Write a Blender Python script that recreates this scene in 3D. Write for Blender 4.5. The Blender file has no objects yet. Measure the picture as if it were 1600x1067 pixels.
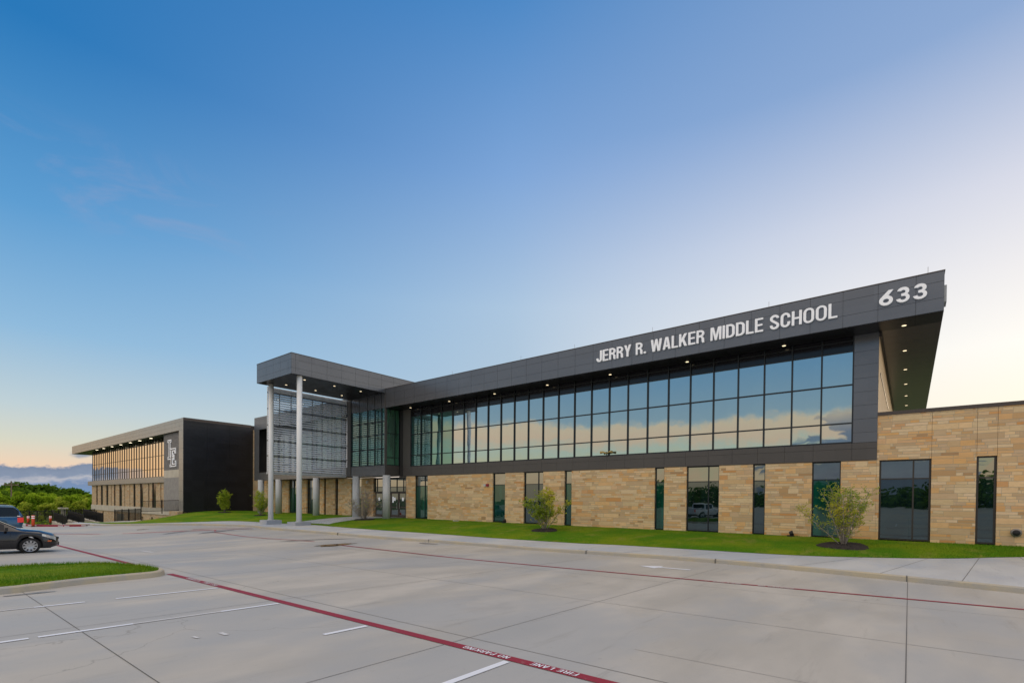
import bpy, bmesh, math, random
from mathutils import Vector, Matrix
R = math.radians
random.seed(7)
S = bpy.context.scene
COL = S.collection
# ------------------------------------------------------------------ camera
YAW, PITCH, ROLL, FPX, CYPX = R(38.631), R(-.746), R(.528), 776.3, 790.8
CAM = Vector((0, 0, 2.1))
def cam_basis():
    f = Vector((-math.sin(YAW), math.cos(YAW), 0)); r = Vector((math.cos(YAW), math.sin(YAW), 0)); u = Vector((0, 0, 1))
    f2 = math.cos(PITCH)*f + math.sin(PITCH)*u; u2 = -math.sin(PITCH)*f + math.cos(PITCH)*u
    return math.cos(ROLL)*r + math.sin(ROLL)*u2, -math.sin(ROLL)*r + math.cos(ROLL)*u2, f2
cr, cu, cf = cam_basis()
cd = bpy.data.cameras.new('camera'); cam = bpy.data.objects.new('camera', cd); COL.objects.link(cam)
m = Matrix.Identity(4)
for i, v in enumerate((cr, cu, -cf)):
    for j in range(3): m[j][i] = v[j]
m.translation = CAM; cam.matrix_world = m
cd.sensor_width = 36; cd.lens = 36*FPX/1600; cd.shift_y = (CYPX-533.5)/1600; cd.clip_end = 4000; cd.clip_start = .05
S.camera = cam
# ------------------------------------------------------------------ view, world, sun
S.view_settings.view_transform = 'Standard'; S.view_settings.look = 'None'
S.view_settings.exposure = 0; S.view_settings.gamma = 1
FILL_CLOUD = (1.24, 1.07, .92)
SUN_AZ, SUN_EL = R(25), R(4)      # measured from +Y towards +X
w = bpy.data.worlds.new('World'); S.world = w; w.use_nodes = True
def lin(c):
    return tuple((x/255/12.92 if x/255 <= .04045 else ((x/255+.055)/1.055)**2.4) for x in c)
class NT:
    def __init__(s, t): s.t = t; s.t.nodes.clear()
    def n(s, k, **kw):
        nd = s.t.nodes.new(k)
        for a, b in kw.items(): setattr(nd, a, b)
        return nd
    def l(s, a, b): s.t.links.new(a, b)
    def inp(s, sock, v):
        if isinstance(v, bpy.types.NodeSocket): s.l(v, sock)
        elif isinstance(v, (tuple, list)) and sock.type == 'RGBA' and len(v) == 3: sock.default_value = (*v, 1)
        else: sock.default_value = v
    def math(s, op, a, b=0., c=None, clamp=False):
        nd = s.n('ShaderNodeMath', operation=op); nd.use_clamp = clamp
        s.inp(nd.inputs[0], a); s.inp(nd.inputs[1], b)
        if c is not None: s.inp(nd.inputs[2], c)
        return nd.outputs[0]
    def mix(s, f, a, b, kind='MIX'):
        nd = s.n('ShaderNodeMix', data_type='RGBA', blend_type=kind)
        s.inp(nd.inputs[0], f); s.inp(nd.inputs[6], a); s.inp(nd.inputs[7], b); return nd.outputs[2]
    def ramp(s, f, stops, interp='LINEAR'):
        nd = s.n('ShaderNodeValToRGB'); s.l(f, nd.inputs[0]); e = nd.color_ramp.elements; nd.color_ramp.interpolation = interp
        while len(e) < len(stops): e.new(.5)
        for el, (p, c) in zip(e, stops):
            el.position = p; el.color = (*c, 1) if len(c) == 3 else c
        return nd.outputs[0]
    def noise(s, vec, scale, detail=4, rough=.55, w=None, dist=0.):
        nd = s.n('ShaderNodeTexNoise'); s.l(vec, nd.inputs['Vector']); nd.inputs['Scale'].default_value = scale
        nd.inputs['Detail'].default_value = detail; nd.inputs['Roughness'].default_value = rough; nd.inputs['Distortion'].default_value = dist
        return nd.outputs['Fac']
    def sst(s, x, a, b):
        nd = s.n('ShaderNodeMapRange', interpolation_type='SMOOTHSTEP'); s.inp(nd.inputs[0], x)
        s.inp(nd.inputs[1], a); s.inp(nd.inputs[2], b); nd.inputs[3].default_value = 0; nd.inputs[4].default_value = 1
        return nd.outputs[0]
    def xyz(s, v):
        nd = s.n('ShaderNodeSeparateXYZ'); s.l(v, nd.inputs[0]); return nd.outputs
    def comb(s, x, y, z):
        nd = s.n('ShaderNodeCombineXYZ')
        for i, v in enumerate((x, y, z)): s.inp(nd.inputs[i], v)
        return nd.outputs[0]
    def vscale(s, v, sc):
        nd = s.n('ShaderNodeMapping'); s.l(v, nd.inputs[0]); nd.inputs['Scale'].default_value = sc; return nd.outputs[0]
N = NT(w.node_tree)
g = N.n('ShaderNodeTexCoord').outputs['Generated']
nrm = N.n('ShaderNodeVectorMath', operation='NORMALIZE'); N.l(g, nrm.inputs[0]); d = nrm.outputs[0]
dx, dy, dz = N.xyz(d)
hl = N.math('SQRT', N.math('MAXIMUM', N.math('ADD', N.math('MULTIPLY', dx, dx), N.math('MULTIPLY', dy, dy)), 1e-6))
hx = N.math('DIVIDE', dx, hl); hy = N.math('DIVIDE', dy, hl)
cosaz = N.math('ADD', N.math('MULTIPLY', hx, math.sin(SUN_AZ)), N.math('MULTIPLY', hy, math.cos(SUN_AZ)))
t = N.math('DIVIDE', N.math('ADD', cosaz, .33), 1.28, clamp=True)
sn = lambda e: math.sin(R(e))
left = N.ramp(dz, [(0, lin((236, 208, 188))), (sn(2.6), lin((240, 212, 186))), (sn(4.6), lin((216, 216, 200))), (sn(7.5), lin((192, 209, 216))), (sn(13.7), lin((143, 187, 222))), (sn(22.7), lin((91, 157, 211))), (sn(34.5), lin((36, 120, 187))), (1, lin((40, 104, 172)))])
right = N.ramp(dz, [(0, (1.0, .86, .66)), (sn(8), (1.0, .93, .80)), (sn(13), lin((255, 252, 246))), (sn(18.5), lin((240, 238, 240))), (sn(25), lin((216, 219, 233))), (sn(35.5), lin((142, 170, 212))), (sn(60), lin((92, 140, 196))), (1, lin((70, 118, 182)))])
mid = N.ramp(dz, [(0, lin((232, 214, 200))), (sn(5), lin((198, 210, 214))), (sn(12), lin((178, 200, 219))), (sn(21), lin((173, 199, 225))), (sn(33), lin((127, 167, 218))), (sn(45), lin((76, 137, 200))), (sn(60), lin((60, 116, 180))), (1, lin((56, 108, 172)))])
sky = N.mix(N.math('POWER', N.math('DIVIDE', t, .60, clamp=True), 1.35), left, mid)
sky = N.mix(N.math('DIVIDE', N.math('SUBTRACT', t, .60), .40, clamp=True), sky, right)
# unseen bright cloud added overhead and south to light ground and walls
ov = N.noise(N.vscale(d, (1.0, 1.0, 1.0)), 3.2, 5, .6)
fill_mask = N.math('MAXIMUM', N.sst(dz, .745, .80), N.math('MULTIPLY', N.sst(dz, .27, .38), N.sst(hy, -.05, -.40)))
sky = N.mix(N.math('MULTIPLY', fill_mask, .97), sky, N.mix(ov, (FILL_CLOUD[0]*.8, FILL_CLOUD[1]*.8, FILL_CLOUD[2]*.84), (FILL_CLOUD[0]*1.2, FILL_CLOUD[1]*1.2, FILL_CLOUD[2]*1.16)))
# thin clouds, high on the left
cn = N.noise(N.vscale(d, (3.0, 3.0, 9.0)), 2.3, 5, .6, dist=.6)
wisp = N.math('MULTIPLY', N.math('MULTIPLY', N.sst(cn, .46, .70), N.math('MULTIPLY', N.sst(dz, .36, .41), N.math('SUBTRACT', 1., N.sst(dz, .45, .50)))), N.sst(hx, -.88, -.96))
sky = N.mix(N.math('MULTIPLY', wisp, .22), sky, lin((172, 166, 192)))
# cloud bank low on the left horizon (-X)
bn = N.noise(N.vscale(d, (1.0, 1.0, 2.2)), 13, 6, .6)
bn2 = N.noise(N.vscale(d, (1.0, 1.0, 2.0)), 40, 5, .6)
def band(top, amp, soft, hxmask, extra=0.):
    edge = N.math('ADD', N.math('MULTIPLY', N.math('SUBTRACT', bn, .5), amp), top)
    edge = N.math('ADD', edge, N.math('MULTIPLY', N.math('SUBTRACT', bn2, .5), amp*.35))
    dd = N.math('SUBTRACT', edge, dz)
    return N.math('MULTIPLY', N.sst(dd, 0., soft), hxmask), dd
mA, dA = band(.044, .050, .006, N.math('MULTIPLY', N.sst(hx, -.90, -.955), N.sst(hy, -.29, -.20)))
colA = N.ramp(N.math('MULTIPLY', dA, 12., clamp=True), [(0, lin((160, 164, 182))), (.07, lin((104, 130, 164))), (.2, lin((118, 142, 174))), (.28, lin((176, 182, 196))), (.36, lin((98, 136, 180))), (.65, lin((96, 150, 198))), (1, lin((112, 164, 202)))])
sky = N.mix(N.math('MULTIPLY', mA, .92), sky, colA)
# small loose cloud above the bank
cl = N.n('ShaderNodeVectorMath', operation='DISTANCE'); N.l(N.vscale(d, (1, 1, 2.0)), cl.inputs[0]); ca = R(-79.5); cl.inputs[1].default_value = (math.sin(ca)*math.cos(R(3.6)), math.cos(ca)*math.cos(R(3.6)), 2*sn(3.6))
puff = N.math('SUBTRACT', 1., N.sst(N.math('ADD', cl.outputs['Value'], N.math('MULTIPLY', N.math('SUBTRACT', bn2, .5), .02)), .003, .016))
sky = N.mix(N.math('MULTIPLY', puff, .8), sky, lin((120, 142, 170)))
# southern sky (behind the camera, seen in the windows): cream bank and a dark cumulus
south = N.sst(hy, -.28, -.5)
amber = N.math('MULTIPLY', N.math('MULTIPLY', N.sst(hy, -.03, -.12), N.math('SUBTRACT', 1., N.sst(hy, -.38, -.55))), N.math('MULTIPLY', N.sst(hx, -.6, -.85), N.math('SUBTRACT', 1., N.sst(dz, .062, .15))))
sky = N.mix(N.math('MULTIPLY', N.math('MULTIPLY', amber, .85), N.math('SUBTRACT', 1., mA)), sky, (1.05, .62, .30))
mB, dB = band(.158, .034, .016, south)
colB = N.ramp(N.math('MULTIPLY', N.math('ADD', dB, N.math('MULTIPLY', N.math('SUBTRACT', bn2, .5), .025)), 7., clamp=True), [(0, (.80, .80, .70)), (.12, (1.25, .86, .55)), (.26, (1.25, .80, .52)), (.42, (.84, .86, .68)), (.58, (.95, .84, .56)), (.78, (1.12, .82, .56)), (1, (1.0, .74, .48))])
sky = N.mix(N.math('MULTIPLY', mB, .9), sky, colB)
dn = N.noise(N.vscale(d, (1.0, 1.0, 3.6)), 8, 6, .62, dist=.8)
cdm = N.math('MULTIPLY', N.sst(N.math('ADD', N.math('SUBTRACT', dn, N.math('MULTIPLY', dz, 1.9)), N.math('MINIMUM', N.math('MULTIPLY', N.math('ADD', hx, .115), 1.6), N.math('SUBTRACT', .06, N.math('MULTIPLY', N.math('MAXIMUM', hx, -.03), 3.5)))), .225, .30), N.math('MULTIPLY', N.sst(hy, -.90, -.97), N.math('SUBTRACT', 1., N.sst(dz, .115, .165))))
sky = N.mix(N.math('MULTIPLY', cdm, .9), sky, N.mix(dn, lin((60, 92, 140)), lin((150, 165, 185))))
sky = N.mix(N.sst(dz, .0, -.01), sky, (.16, .17, .13))
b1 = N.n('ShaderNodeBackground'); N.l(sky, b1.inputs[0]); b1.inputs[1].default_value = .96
nish = N.n('ShaderNodeTexSky', sky_type='NISHITA'); nish.sun_disc = False; nish.sun_elevation = SUN_EL; nish.sun_rotation = SUN_AZ
b2 = N.n('ShaderNodeBackground'); N.l(nish.outputs[0], b2.inputs[0]); b2.inputs[1].default_value = .012
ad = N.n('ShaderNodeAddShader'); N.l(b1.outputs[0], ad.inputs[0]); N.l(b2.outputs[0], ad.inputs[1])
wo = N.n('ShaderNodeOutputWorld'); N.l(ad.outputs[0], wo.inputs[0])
sl = bpy.data.lights.new('sun', 'SUN'); sl.energy = 1.0; sl.angle = R(6); sl.color = (1.0, .74, .48)
so = bpy.data.objects.new('sun', sl); COL.objects.link(so)
sd = Vector((math.sin(SUN_AZ)*math.cos(SUN_EL), math.cos(SUN_AZ)*math.cos(SUN_EL), math.sin(SUN_EL)))
so.rotation_euler = (-sd).to_track_quat('-Z', 'Y').to_euler(); so.location = (40, 60, 30)

# ------------------------------------------------------------------ materials
def mat(name, f=None, rough=.6, col=None, metal=0., spec=.5, emit=None, alpha=None, bump=None, coat=0.):
    m = bpy.data.materials.new(name); m.use_nodes = True; n = NT(m.node_tree)
    p = n.n('ShaderNodeBsdfPrincipled'); o = n.n('ShaderNodeOutputMaterial'); n.l(p.outputs[0], o.inputs[0])
    p.inputs['Roughness'].default_value = rough; p.inputs['Metallic'].default_value = metal; p.inputs['Specular IOR Level'].default_value = spec
    p.inputs['Coat Weight'].default_value = coat; p.inputs['Coat Roughness'].default_value = .05
    if col: p.inputs['Base Color'].default_value = (*col, 1)
    if emit: p.inputs['Emission Color'].default_value = (*emit[0], 1); p.inputs['Emission Strength'].default_value = emit[1]
    if f: f(n, p)
    return m
def pos(n): return n.n('ShaderNodeNewGeometry').outputs['Position']
def bump(n, p, h, s=.3, dist=.02):
    b = n.n('ShaderNodeBump'); n.l(h, b.inputs['Height']); b.inputs['Strength'].default_value = s; b.inputs['Distance'].default_value = dist; n.l(b.outputs[0], p.inputs['Normal'])
def varied(c1, c2, scale, detail=5, sc3=(1, 1, 1), lo=.35, hi=.65, bs=0., fine=None):
    def f(n, p):
        v = n.vscale(pos(n), sc3); a = n.sst(n.noise(v, scale, detail, .6), lo, hi); c = n.mix(a, c1, c2)
        if fine: c = n.mix(n.math('MULTIPLY', n.noise(pos(n), fine, 3, .7), .35), c, tuple(x*.6 for x in c1))
        n.l(c, p.inputs['Base Color'])
        if bs: bump(n, p, n.noise(pos(n), scale*8, 4), bs)
    return f
def stone_f(scale=1., grey=0.):
    def f(n, p):
        x, y, z = n.xyz(pos(n)); u = n.math('ADD', x, y)
        def cell(h, wd, seed):
            rz = n.math('DIVIDE', z, h*scale); row = n.math('FLOOR', rz)
            wn = n.n('ShaderNodeTexWhiteNoise', noise_dimensions='2D'); n.l(n.comb(row, seed, 0.), wn.inputs['Vector'])
            ru = n.math('ADD', n.math('DIVIDE', u, wd*scale), n.math('MULTIPLY', wn.outputs['Value'], 9.))
            # uneven lengths
            ru = n.math('ADD', ru, n.math('MULTIPLY', n.math('SINE', n.math('MULTIPLY', ru, 2.1)), .32))
            c = n.math('FLOOR', ru)
            w2 = n.n('ShaderNodeTexWhiteNoise', noise_dimensions='3D'); n.l(n.comb(row, c, seed), w2.inputs['Vector'])
            fz = n.math('SUBTRACT', rz, row); fu = n.math('SUBTRACT', ru, c)
            ez = n.math('MULTIPLY', n.math('MINIMUM', fz, n.math('SUBTRACT', 1., fz)), h*scale)
            eu = n.math('MULTIPLY', n.math('MINIMUM', fu, n.math('SUBTRACT', 1., fu)), wd*scale)
            return w2.outputs['Value'], n.xyz(w2.outputs['Color'])[1], n.math('MINIMUM', ez, eu)
        a, a2, ae = cell(.128, .50, 3.); b, b2, be = cell(.256, .66, 11.)
        sel = n.math('GREATER_THAN', b2, .64)
        r = n.math('ADD', n.math('MULTIPLY', sel, b), n.math('MULTIPLY', n.math('SUBTRACT', 1., sel), a))
        e = n.math('ADD', n.math('MULTIPLY', sel, be), n.math('MULTIPLY', n.math('SUBTRACT', 1., sel), ae))
        c = n.ramp(r, [(0, (.68, .47, .25)), (.12, (.52, .37, .23)), (.24, (.80, .62, .40)), (.36, (.66, .51, .31)), (.46, (.85, .60, .34)), (.56, (.58, .42, .28)), (.66, (.76, .43, .16)), (.75, (.82, .63, .43)), (.83, (.62, .28, .08)), (.90, (.80, .51, .24)), (1, (.38, .22, .11))])
        nz = n.noise(n.vscale(pos(n), (1, 1, 3.0)), 5.5, 5, .65); c = n.mix(n.math('MULTIPLY', n.sst(nz, .35, .75), .34), c, (.46, .29, .12))
        nf = n.noise(pos(n), 30, 3, .7); c = n.mix(n.math('MULTIPLY', nf, .25), c, (.66, .56, .38))
        if grey: c = n.mix(grey, c, (.42, .38, .32))
        mo = n.sst(e, .004*scale, .012*scale); c = n.mix(mo, (.44, .38, .28), c)
        n.l(c, p.inputs['Base Color'])
        hh = n.math('ADD', n.math('MULTIPLY', mo, n.math('ADD', .6, n.math('MULTIPLY', r, .4))), n.math('MULTIPLY', nz, .35)); bump(n, p, hh, .55, .02)
    return f
def glass_mat(name, base, fac, tint, graz=.95, brough=.4):
    m = bpy.data.materials.new(name); m.use_nodes = True; n = NT(m.node_tree); o = n.n('ShaderNodeOutputMaterial')
    gl = n.n('ShaderNodeBsdfGlossy'); gl.inputs['Roughness'].default_value = .012
    lw = n.n('ShaderNodeLayerWeight'); lw.inputs[0].default_value = .5
    fz = n.math('POWER', lw.outputs['Facing'], 2.2)
    n.l(n.mix(fz, tint, (.92, .93, .92)), gl.inputs[0])
    v = n.vscale(pos(n), (1, 1, .5)); b = n.n('ShaderNodeBump'); n.l(n.noise(v, .8, 2, .5), b.inputs['Height']); b.inputs['Strength'].default_value = .10; b.inputs['Distance'].default_value = .05; n.l(b.outputs[0], gl.inputs['Normal'])
    df = n.n('ShaderNodeBsdfDiffuse'); nz = n.noise(n.vscale(pos(n), (1.3, 1.3, .25)), 1.1, 2, .5)
    n.l(n.mix(n.sst(nz, .4, .6), base, tuple(x*.45 for x in base)), df.inputs[0])
    mx = n.n('ShaderNodeMixShader'); n.l(n.math('ADD', fac, n.math('MULTIPLY', fz, graz-fac)), mx.inputs[0]); n.l(df.outputs[0], mx.inputs[1]); n.l(gl.outputs[0], mx.inputs[2]); n.l(mx.outputs[0], o.inputs[0])
    return m
def conc_f(c1, c2, patches=True):
    def f(n, p):
        P = pos(n); a = n.sst(n.noise(n.vscale(P, (.9, .35, 1)), .55, 6, .62, dist=.4), .36, .66)
        c = n.mix(a, c1, c2); cool = n.sst(n.noise(n.vscale(P, (1.0, .5, 1)), .22, 5, .6), .44, .60); c = n.mix(n.math('MULTIPLY', cool, .75), c, (c1[0]*.84, c1[1]*.93, c1[2]*1.08))
        st = n.sst(n.noise(n.vscale(P, (1.9, .20, 1)), 1.3, 6, .72), .56, .74); c = n.mix(n.math('MULTIPLY', st, .38), c, tuple(x*.5 for x in c1))
        st2 = n.sst(n.noise(n.vscale(P, (1.2, .8, 1)), .28, 4, .6), .60, .72); c = n.mix(n.math('MULTIPLY', st2, .36), c, (c1[0]*.66, c1[1]*.68, c1[2]*.74))
        sp = n.sst(n.noise(P, 9, 4, .7), .64, .72); c = n.mix(n.math('MULTIPLY', sp, .25), c, tuple(x*.45 for x in c1))
        vo = n.n('ShaderNodeTexVoronoi', feature='DISTANCE_TO_EDGE'); vo.inputs['Scale'].default_value = .16
        wv = n.n('ShaderNodeVectorMath', operation='ADD'); n.l(P, wv.inputs[0]); nt = n.n('ShaderNodeTexNoise'); n.l(P, nt.inputs['Vector']); nt.inputs['Scale'].default_value = 1.2; nt.inputs['Detail'].default_value = 6; n.l(nt.outputs['Color'], wv.inputs[1]); n.l(wv.outputs[0], vo.inputs['Vector'])
        ck = n.math('MULTIPLY', n.math('SUBTRACT', 1., n.sst(vo.outputs['Distance'], .0, .0022)), n.sst(n.noise(P, .12, 2), .52, .58)); c = n.mix(n.math('MULTIPLY', ck, .55), c, tuple(x*.45 for x in c1))
        vs_ = n.n('ShaderNodeTexVoronoi'); vs_.inputs['Scale'].default_value = .9; n.l(P, vs_.inputs['Vector']); dr = n.math('MULTIPLY', n.math('SUBTRACT', 1., n.sst(vs_.outputs['Distance'], .03, .13)), n.sst(n.noise(P, .5, 3), .52, .62)); c = n.mix(n.math('MULTIPLY', dr, .35), c, tuple(x*.5 for x in c1))
        fi = n.noise(P, 55, 3, .8); c = n.mix(n.math('MULTIPLY', fi, .22), c, tuple(x*1.25 for x in c2))
        n.l(c, p.inputs['Base Color']); bump(n, p, n.noise(P, 90, 3, .7), .12, .004)
        n.l(n.math('ADD', .48, n.math('MULTIPLY', a, .2)), p.inputs['Roughness'])
    return f
def panel_f(c, v=.12):
    def f(n, p):
        P = pos(n); x, y, z = n.xyz(P)
        wn = n.n('ShaderNodeTexWhiteNoise', noise_dimensions='3D'); n.l(n.comb(n.math('FLOOR', n.math('DIVIDE', n.math('ADD', n.math('ADD', x, y), 60.), 1.304)), n.math('FLOOR', n.math('MULTIPLY', z, 1.45)), 1.), wn.inputs['Vector'])
        k = n.math('ADD', n.math('MULTIPLY', wn.outputs['Value'], v), n.math('MULTIPLY', n.noise(P, .6, 3), .25))
        n.l(n.mix(k, c, tuple(q*1.7 for q in c)), p.inputs['Base Color']); bump(n, p, n.noise(P, 1.1, 2), .12, .03)
    return f
M = {}
M['panel'] = mat('dark_metal_panel', panel_f((.118, .126, .144)), .25, metal=.45, spec=.6)
M['panel_back'] = mat('panel_joint', None, .8, (.02, .02, .022))
M['panel_lower'] = mat('lower_band_panel', panel_f((.070, .066, .066)), .42, metal=.1)
M['soffit'] = mat('shaded_soffit_panel', panel_f((.008, .008, .011), .15), .30, spec=.35)  # soffit colour deepened to carry the shade under the eaves
M['soffit_lit'] = mat('warm_lit_soffit_panel', panel_f((.060, .048, .046), .15), .28, spec=.6)  # same soffit on the right side, warm light put into its colour
M['backing'] = mat('screen_backing', varied((.40, .43, .50), (.56, .58, .63), .9, sc3=(1, 1, .4)), .45)
M['bright_panel'] = mat('champagne_panel', panel_f((.27, .275, .27)), .30, metal=.25, spec=.6)
M['black_panel'] = mat('black_panel', panel_f((.010, .011, .015), .9), .38, spec=.4)
M['stone'] = mat('ashlar_stone', stone_f(), .85, spec=.2)
M['stone_far'] = mat('far_stone', stone_f(1., .25), .85, spec=.2)
M['tan'] = mat('tan_wall', varied((.62, .48, .30), (.66, .52, .34), 1.2), .8)
M['coping'] = mat('coping_metal', None, .45, (.075, .062, .058), metal=.3)
M['mullion'] = mat('mullion_metal', None, .4, (.016, .022, .03), metal=.3)
M['mullion_lt'] = mat('bronze_mullion', None, .4, (.05, .045, .042), metal=.4)
M['glass'] = glass_mat('blue_reflective_glass', (.02, .06, .08), .80, (.45, .55, .59))
M['glass_low'] = glass_mat('green_window_glass', (.006, .095, .070), .12, (.42, .60, .58), .7)
M['glass_top'] = glass_mat('transom_glass', (.010, .020, .022), .44, (.56, .62, .60), .9)
M['glass_dark'] = glass_mat('dark_window_glass', (.005, .015, .018), .20, (.46, .60, .66), .8)
M['glass_left'] = glass_mat('gold_reflecting_glass', (.03, .05, .06), .82, (.80, .80, .78), .97)
M['glass_green'] = glass_mat('clear_green_glass', (.06, .20, .13), .30, (.45, .60, .58), .9)
M['glass_teal'] = glass_mat('teal_glass', (.02, .10, .09), .50, (.26, .46, .46), .9)
M['louvre'] = mat('louvre_metal', None, .4, (.76, .81, .88), metal=.0)
M['dark_panel'] = mat('dark_gloss_panel', None, .12, (.010, .010, .014), spec=.35)
def thru(n, p): pass
def screen_mat():
    m = bpy.data.materials.new('screen_glass'); m.use_nodes = True; n = NT(m.node_tree); o = n.n('ShaderNodeOutputMaterial')
    tr = n.n('ShaderNodeBsdfTransparent'); tr.inputs[0].default_value = (.80, .85, .90, 1); gl = n.n('ShaderNodeBsdfGlossy'); gl.inputs['Roughness'].default_value = .02; gl.inputs[0].default_value = (.8, .85, .95, 1)
    mx = n.n('ShaderNodeMixShader'); mx.inputs[0].default_value = .34; n.l(tr.outputs[0], mx.inputs[1]); n.l(gl.outputs[0], mx.inputs[2]); n.l(mx.outputs[0], o.inputs[0]); return m
M['screen'] = screen_mat()
M['column'] = mat('painted_column', varied((.46, .50, .53), (.52, .55, .58), 1.5, sc3=(1, 1, .3)), .38, spec=.5)
M['tallcol'] = mat('pale_tall_column', varied((.80, .83, .85), (.84, .87, .88), .5, sc3=(1, 1, .3)), .30, spec=.5)
M['conc'] = mat('parking_concrete', conc_f((.400, .386, .356), (.492, .472, .434)), .75, spec=.25)
M['walk'] = mat('sidewalk_concrete', conc_f((.45, .475, .505), (.52, .54, .555)), .8, spec=.25)
M['footing'] = mat('footing_concrete', conc_f((.36, .38, .41), (.44, .45, .47)), .85)
M['plinth'] = mat('pale_concrete', varied((.56, .52, .44), (.64, .60, .52), .8), .85)
M['joint'] = mat('joint_sealant', None, .8, (.13, .13, .13))
M['joint_lt'] = mat('saw_cut', None, .9, (.24, .235, .23))
def kerb_f(n, p):
    P = pos(n); a = n.sst(n.noise(n.vscale(P, (.5, 1.2, 1)), 1.4, 5, .65), .38, .62)
    c = n.mix(a, (.40, .39, .36), (.48, .43, .32)); sp = n.sst(n.noise(P, 4, 5, .7), .6, .7)
    c = n.mix(n.math('MULTIPLY', sp, .55), c, (.30, .29, .28)); n.l(c, p.inputs['Base Color'])
M['kerb'] = mat('worn_cream_kerb', kerb_f, .85)
def paint_f(c, c2, amt=.5):
    def f(n, p):
        P = pos(n); a = n.sst(n.noise(P, 7, 5, .75), .60, .70); b = n.noise(P, 1.0, 3)
        cc = n.mix(n.math('MULTIPLY', a, amt), n.mix(b, c, tuple(x*1.25 for x in c)), c2); n.l(cc, p.inputs['Base Color'])
    return f
M['red'] = mat('fire_lane_red', paint_f((.24, .010, .028), (.36, .26, .25), .4), .65)
M['red_old'] = mat('faded_red_paint', paint_f((.34, .12, .13), (.38, .30, .30), .8), .7)
M['white'] = mat('marking_white', paint_f((.66, .70, .78), (.46, .45, .44), .55), .65)
M['white_old'] = mat('worn_marking_white', paint_f((.52, .535, .56), (.45, .44, .42), .95), .7)
M['letter'] = mat('white_letter', None, .35, (.84, .86, .90), spec=.5, emit=((.8, .85, .95), .16))
M['letter_side'] = mat('letter_return', None, .4, (.55, .57, .60))
def grass_f(n, p):
    P = pos(n); a = n.sst(n.noise(P, .35, 4, .6), .35, .68); b = n.noise(P, 24, 4, .8)
    c = n.mix(a, (.075, .205, .006), (.185, .265, .010)); c = n.mix(n.math('MULTIPLY', n.sst(b, .45, .75), .6), c, (.016, .055, .004))
    c = n.mix(n.math('MULTIPLY', n.sst(n.noise(n.vscale(P, (1, .5, 1)), 1.1, 5, .65), .52, .70), .55), c, (.24, .24, .05)); n.l(c, p.inputs['Base Color']); bump(n, p, b, .8, .04)
M['lawn'] = mat('lawn_green', grass_f, .95, spec=.1)
M['blade'] = mat('grass_blade', varied((.075, .21, .008), (.19, .28, .012), .8), .8, spec=.15)
M['mulch'] = mat('bark_mulch', varied((.014, .012, .012), (.045, .036, .034), 14, 6, bs=.8), .95)
def leaf_mat(name, c1, c2, tl=.4):
    m = bpy.data.materials.new(name); m.use_nodes = True; n = NT(m.node_tree); o = n.n('ShaderNodeOutputMaterial')
    P = pos(n); x = n.n('ShaderNodeTexWhiteNoise', noise_dimensions='3D'); n.l(n.vscale(P, (3, 3, 3)), x.inputs[0])
    c = n.mix(n.math('ADD', n.math('MULTIPLY', n.sst(n.noise(P, .9, 3), .35, .65), .7), n.math('MULTIPLY', x.outputs[0], .3)), c1, c2)
    df = n.n('ShaderNodeBsdfDiffuse'); ts = n.n('ShaderNodeBsdfTranslucent'); n.l(c, df.inputs[0]); n.l(c, ts.inputs[0]); mx = n.n('ShaderNodeMixShader'); mx.inputs[0].default_value = tl
    n.l(df.outputs[0], mx.inputs[1]); n.l(ts.outputs[0], mx.inputs[2]); n.l(mx.outputs[0], o.inputs[0]); return m
M['leaf_y'] = leaf_mat('yellow_green_leaf', (.26, .38, .04), (.60, .66, .09))
M['leaf_sapling'] = leaf_mat('sapling_leaf', (.20, .34, .04), (.68, .62, .07), .45)
M['leaf_d'] = leaf_mat('wood_leaf', (.13, .25, .015), (.40, .56, .04), .4)
M['leaf_dd'] = leaf_mat('dark_wood_leaf', (.055, .13, .018), (.17, .29, .03), .35)
M['bark'] = mat('bark', varied((.16, .13, .10), (.30, .26, .21), 6), .9)
M['twig'] = mat('grey_twig', varied((.24, .21, .19), (.36, .32, .28), 8), .9)
M['iron'] = mat('black_iron', None, .5, (.008, .008, .010), spec=.3)
M['lamp'] = mat('downlight_lens', None, .4, (.9, .8, .6), emit=((1.0, .80, .50), 1.7))
M['lamp_far'] = mat('bright_downlight_lens', None, .4, (.9, .8, .6), emit=((1.0, .85, .6), 5.))
M['lamp_ring'] = mat('downlight_trim', None, .4, (.30, .28, .26), metal=.5)
M['earth'] = mat('field_ground', varied((.05, .09, .02), (.11, .15, .04), .05, 6, fine=4), .95)
M['puddle'] = mat('wet_silt', varied((.10, .065, .045), (.20, .13, .09), 3), .12, spec=.6)
M['wet'] = mat('damp_concrete', varied((.20, .20, .21), (.27, .265, .26), 2), .35, spec=.5)
M['car_grey'] = mat('charcoal_car_paint', None, .22, (.007, .008, .012), metal=.4, coat=1.)
M['car_blue'] = mat('blue_car_paint', None, .25, (.025, .10, .20), metal=.5, coat=1.)
M['car_white'] = mat('white_car_paint', None, .3, (.7, .7, .72), coat=1.)
M['car_glass'] = mat('car_glass', None, .05, (.006, .012, .020), spec=.35)
M['tyre'] = mat('tyre_rubber', None, .85, (.012, .012, .013))
M['rim'] = mat('silver_rim', None, .3, (.45, .46, .48), metal=.7)
M['dark_trim'] = mat('black_trim', None, .6, (.012, .012, .013))
M['headlamp'] = mat('headlamp_glass', None, .08, (.60, .64, .68), metal=.3, coat=1.)
M['red_lamp'] = mat('tail_lamp_red', None, .15, (.55, .012, .012), coat=1., emit=((1, .03, .02), .25))
M['orange_lamp'] = mat('side_marker', None, .2, (.75, .16, .04), coat=1.)
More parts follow.
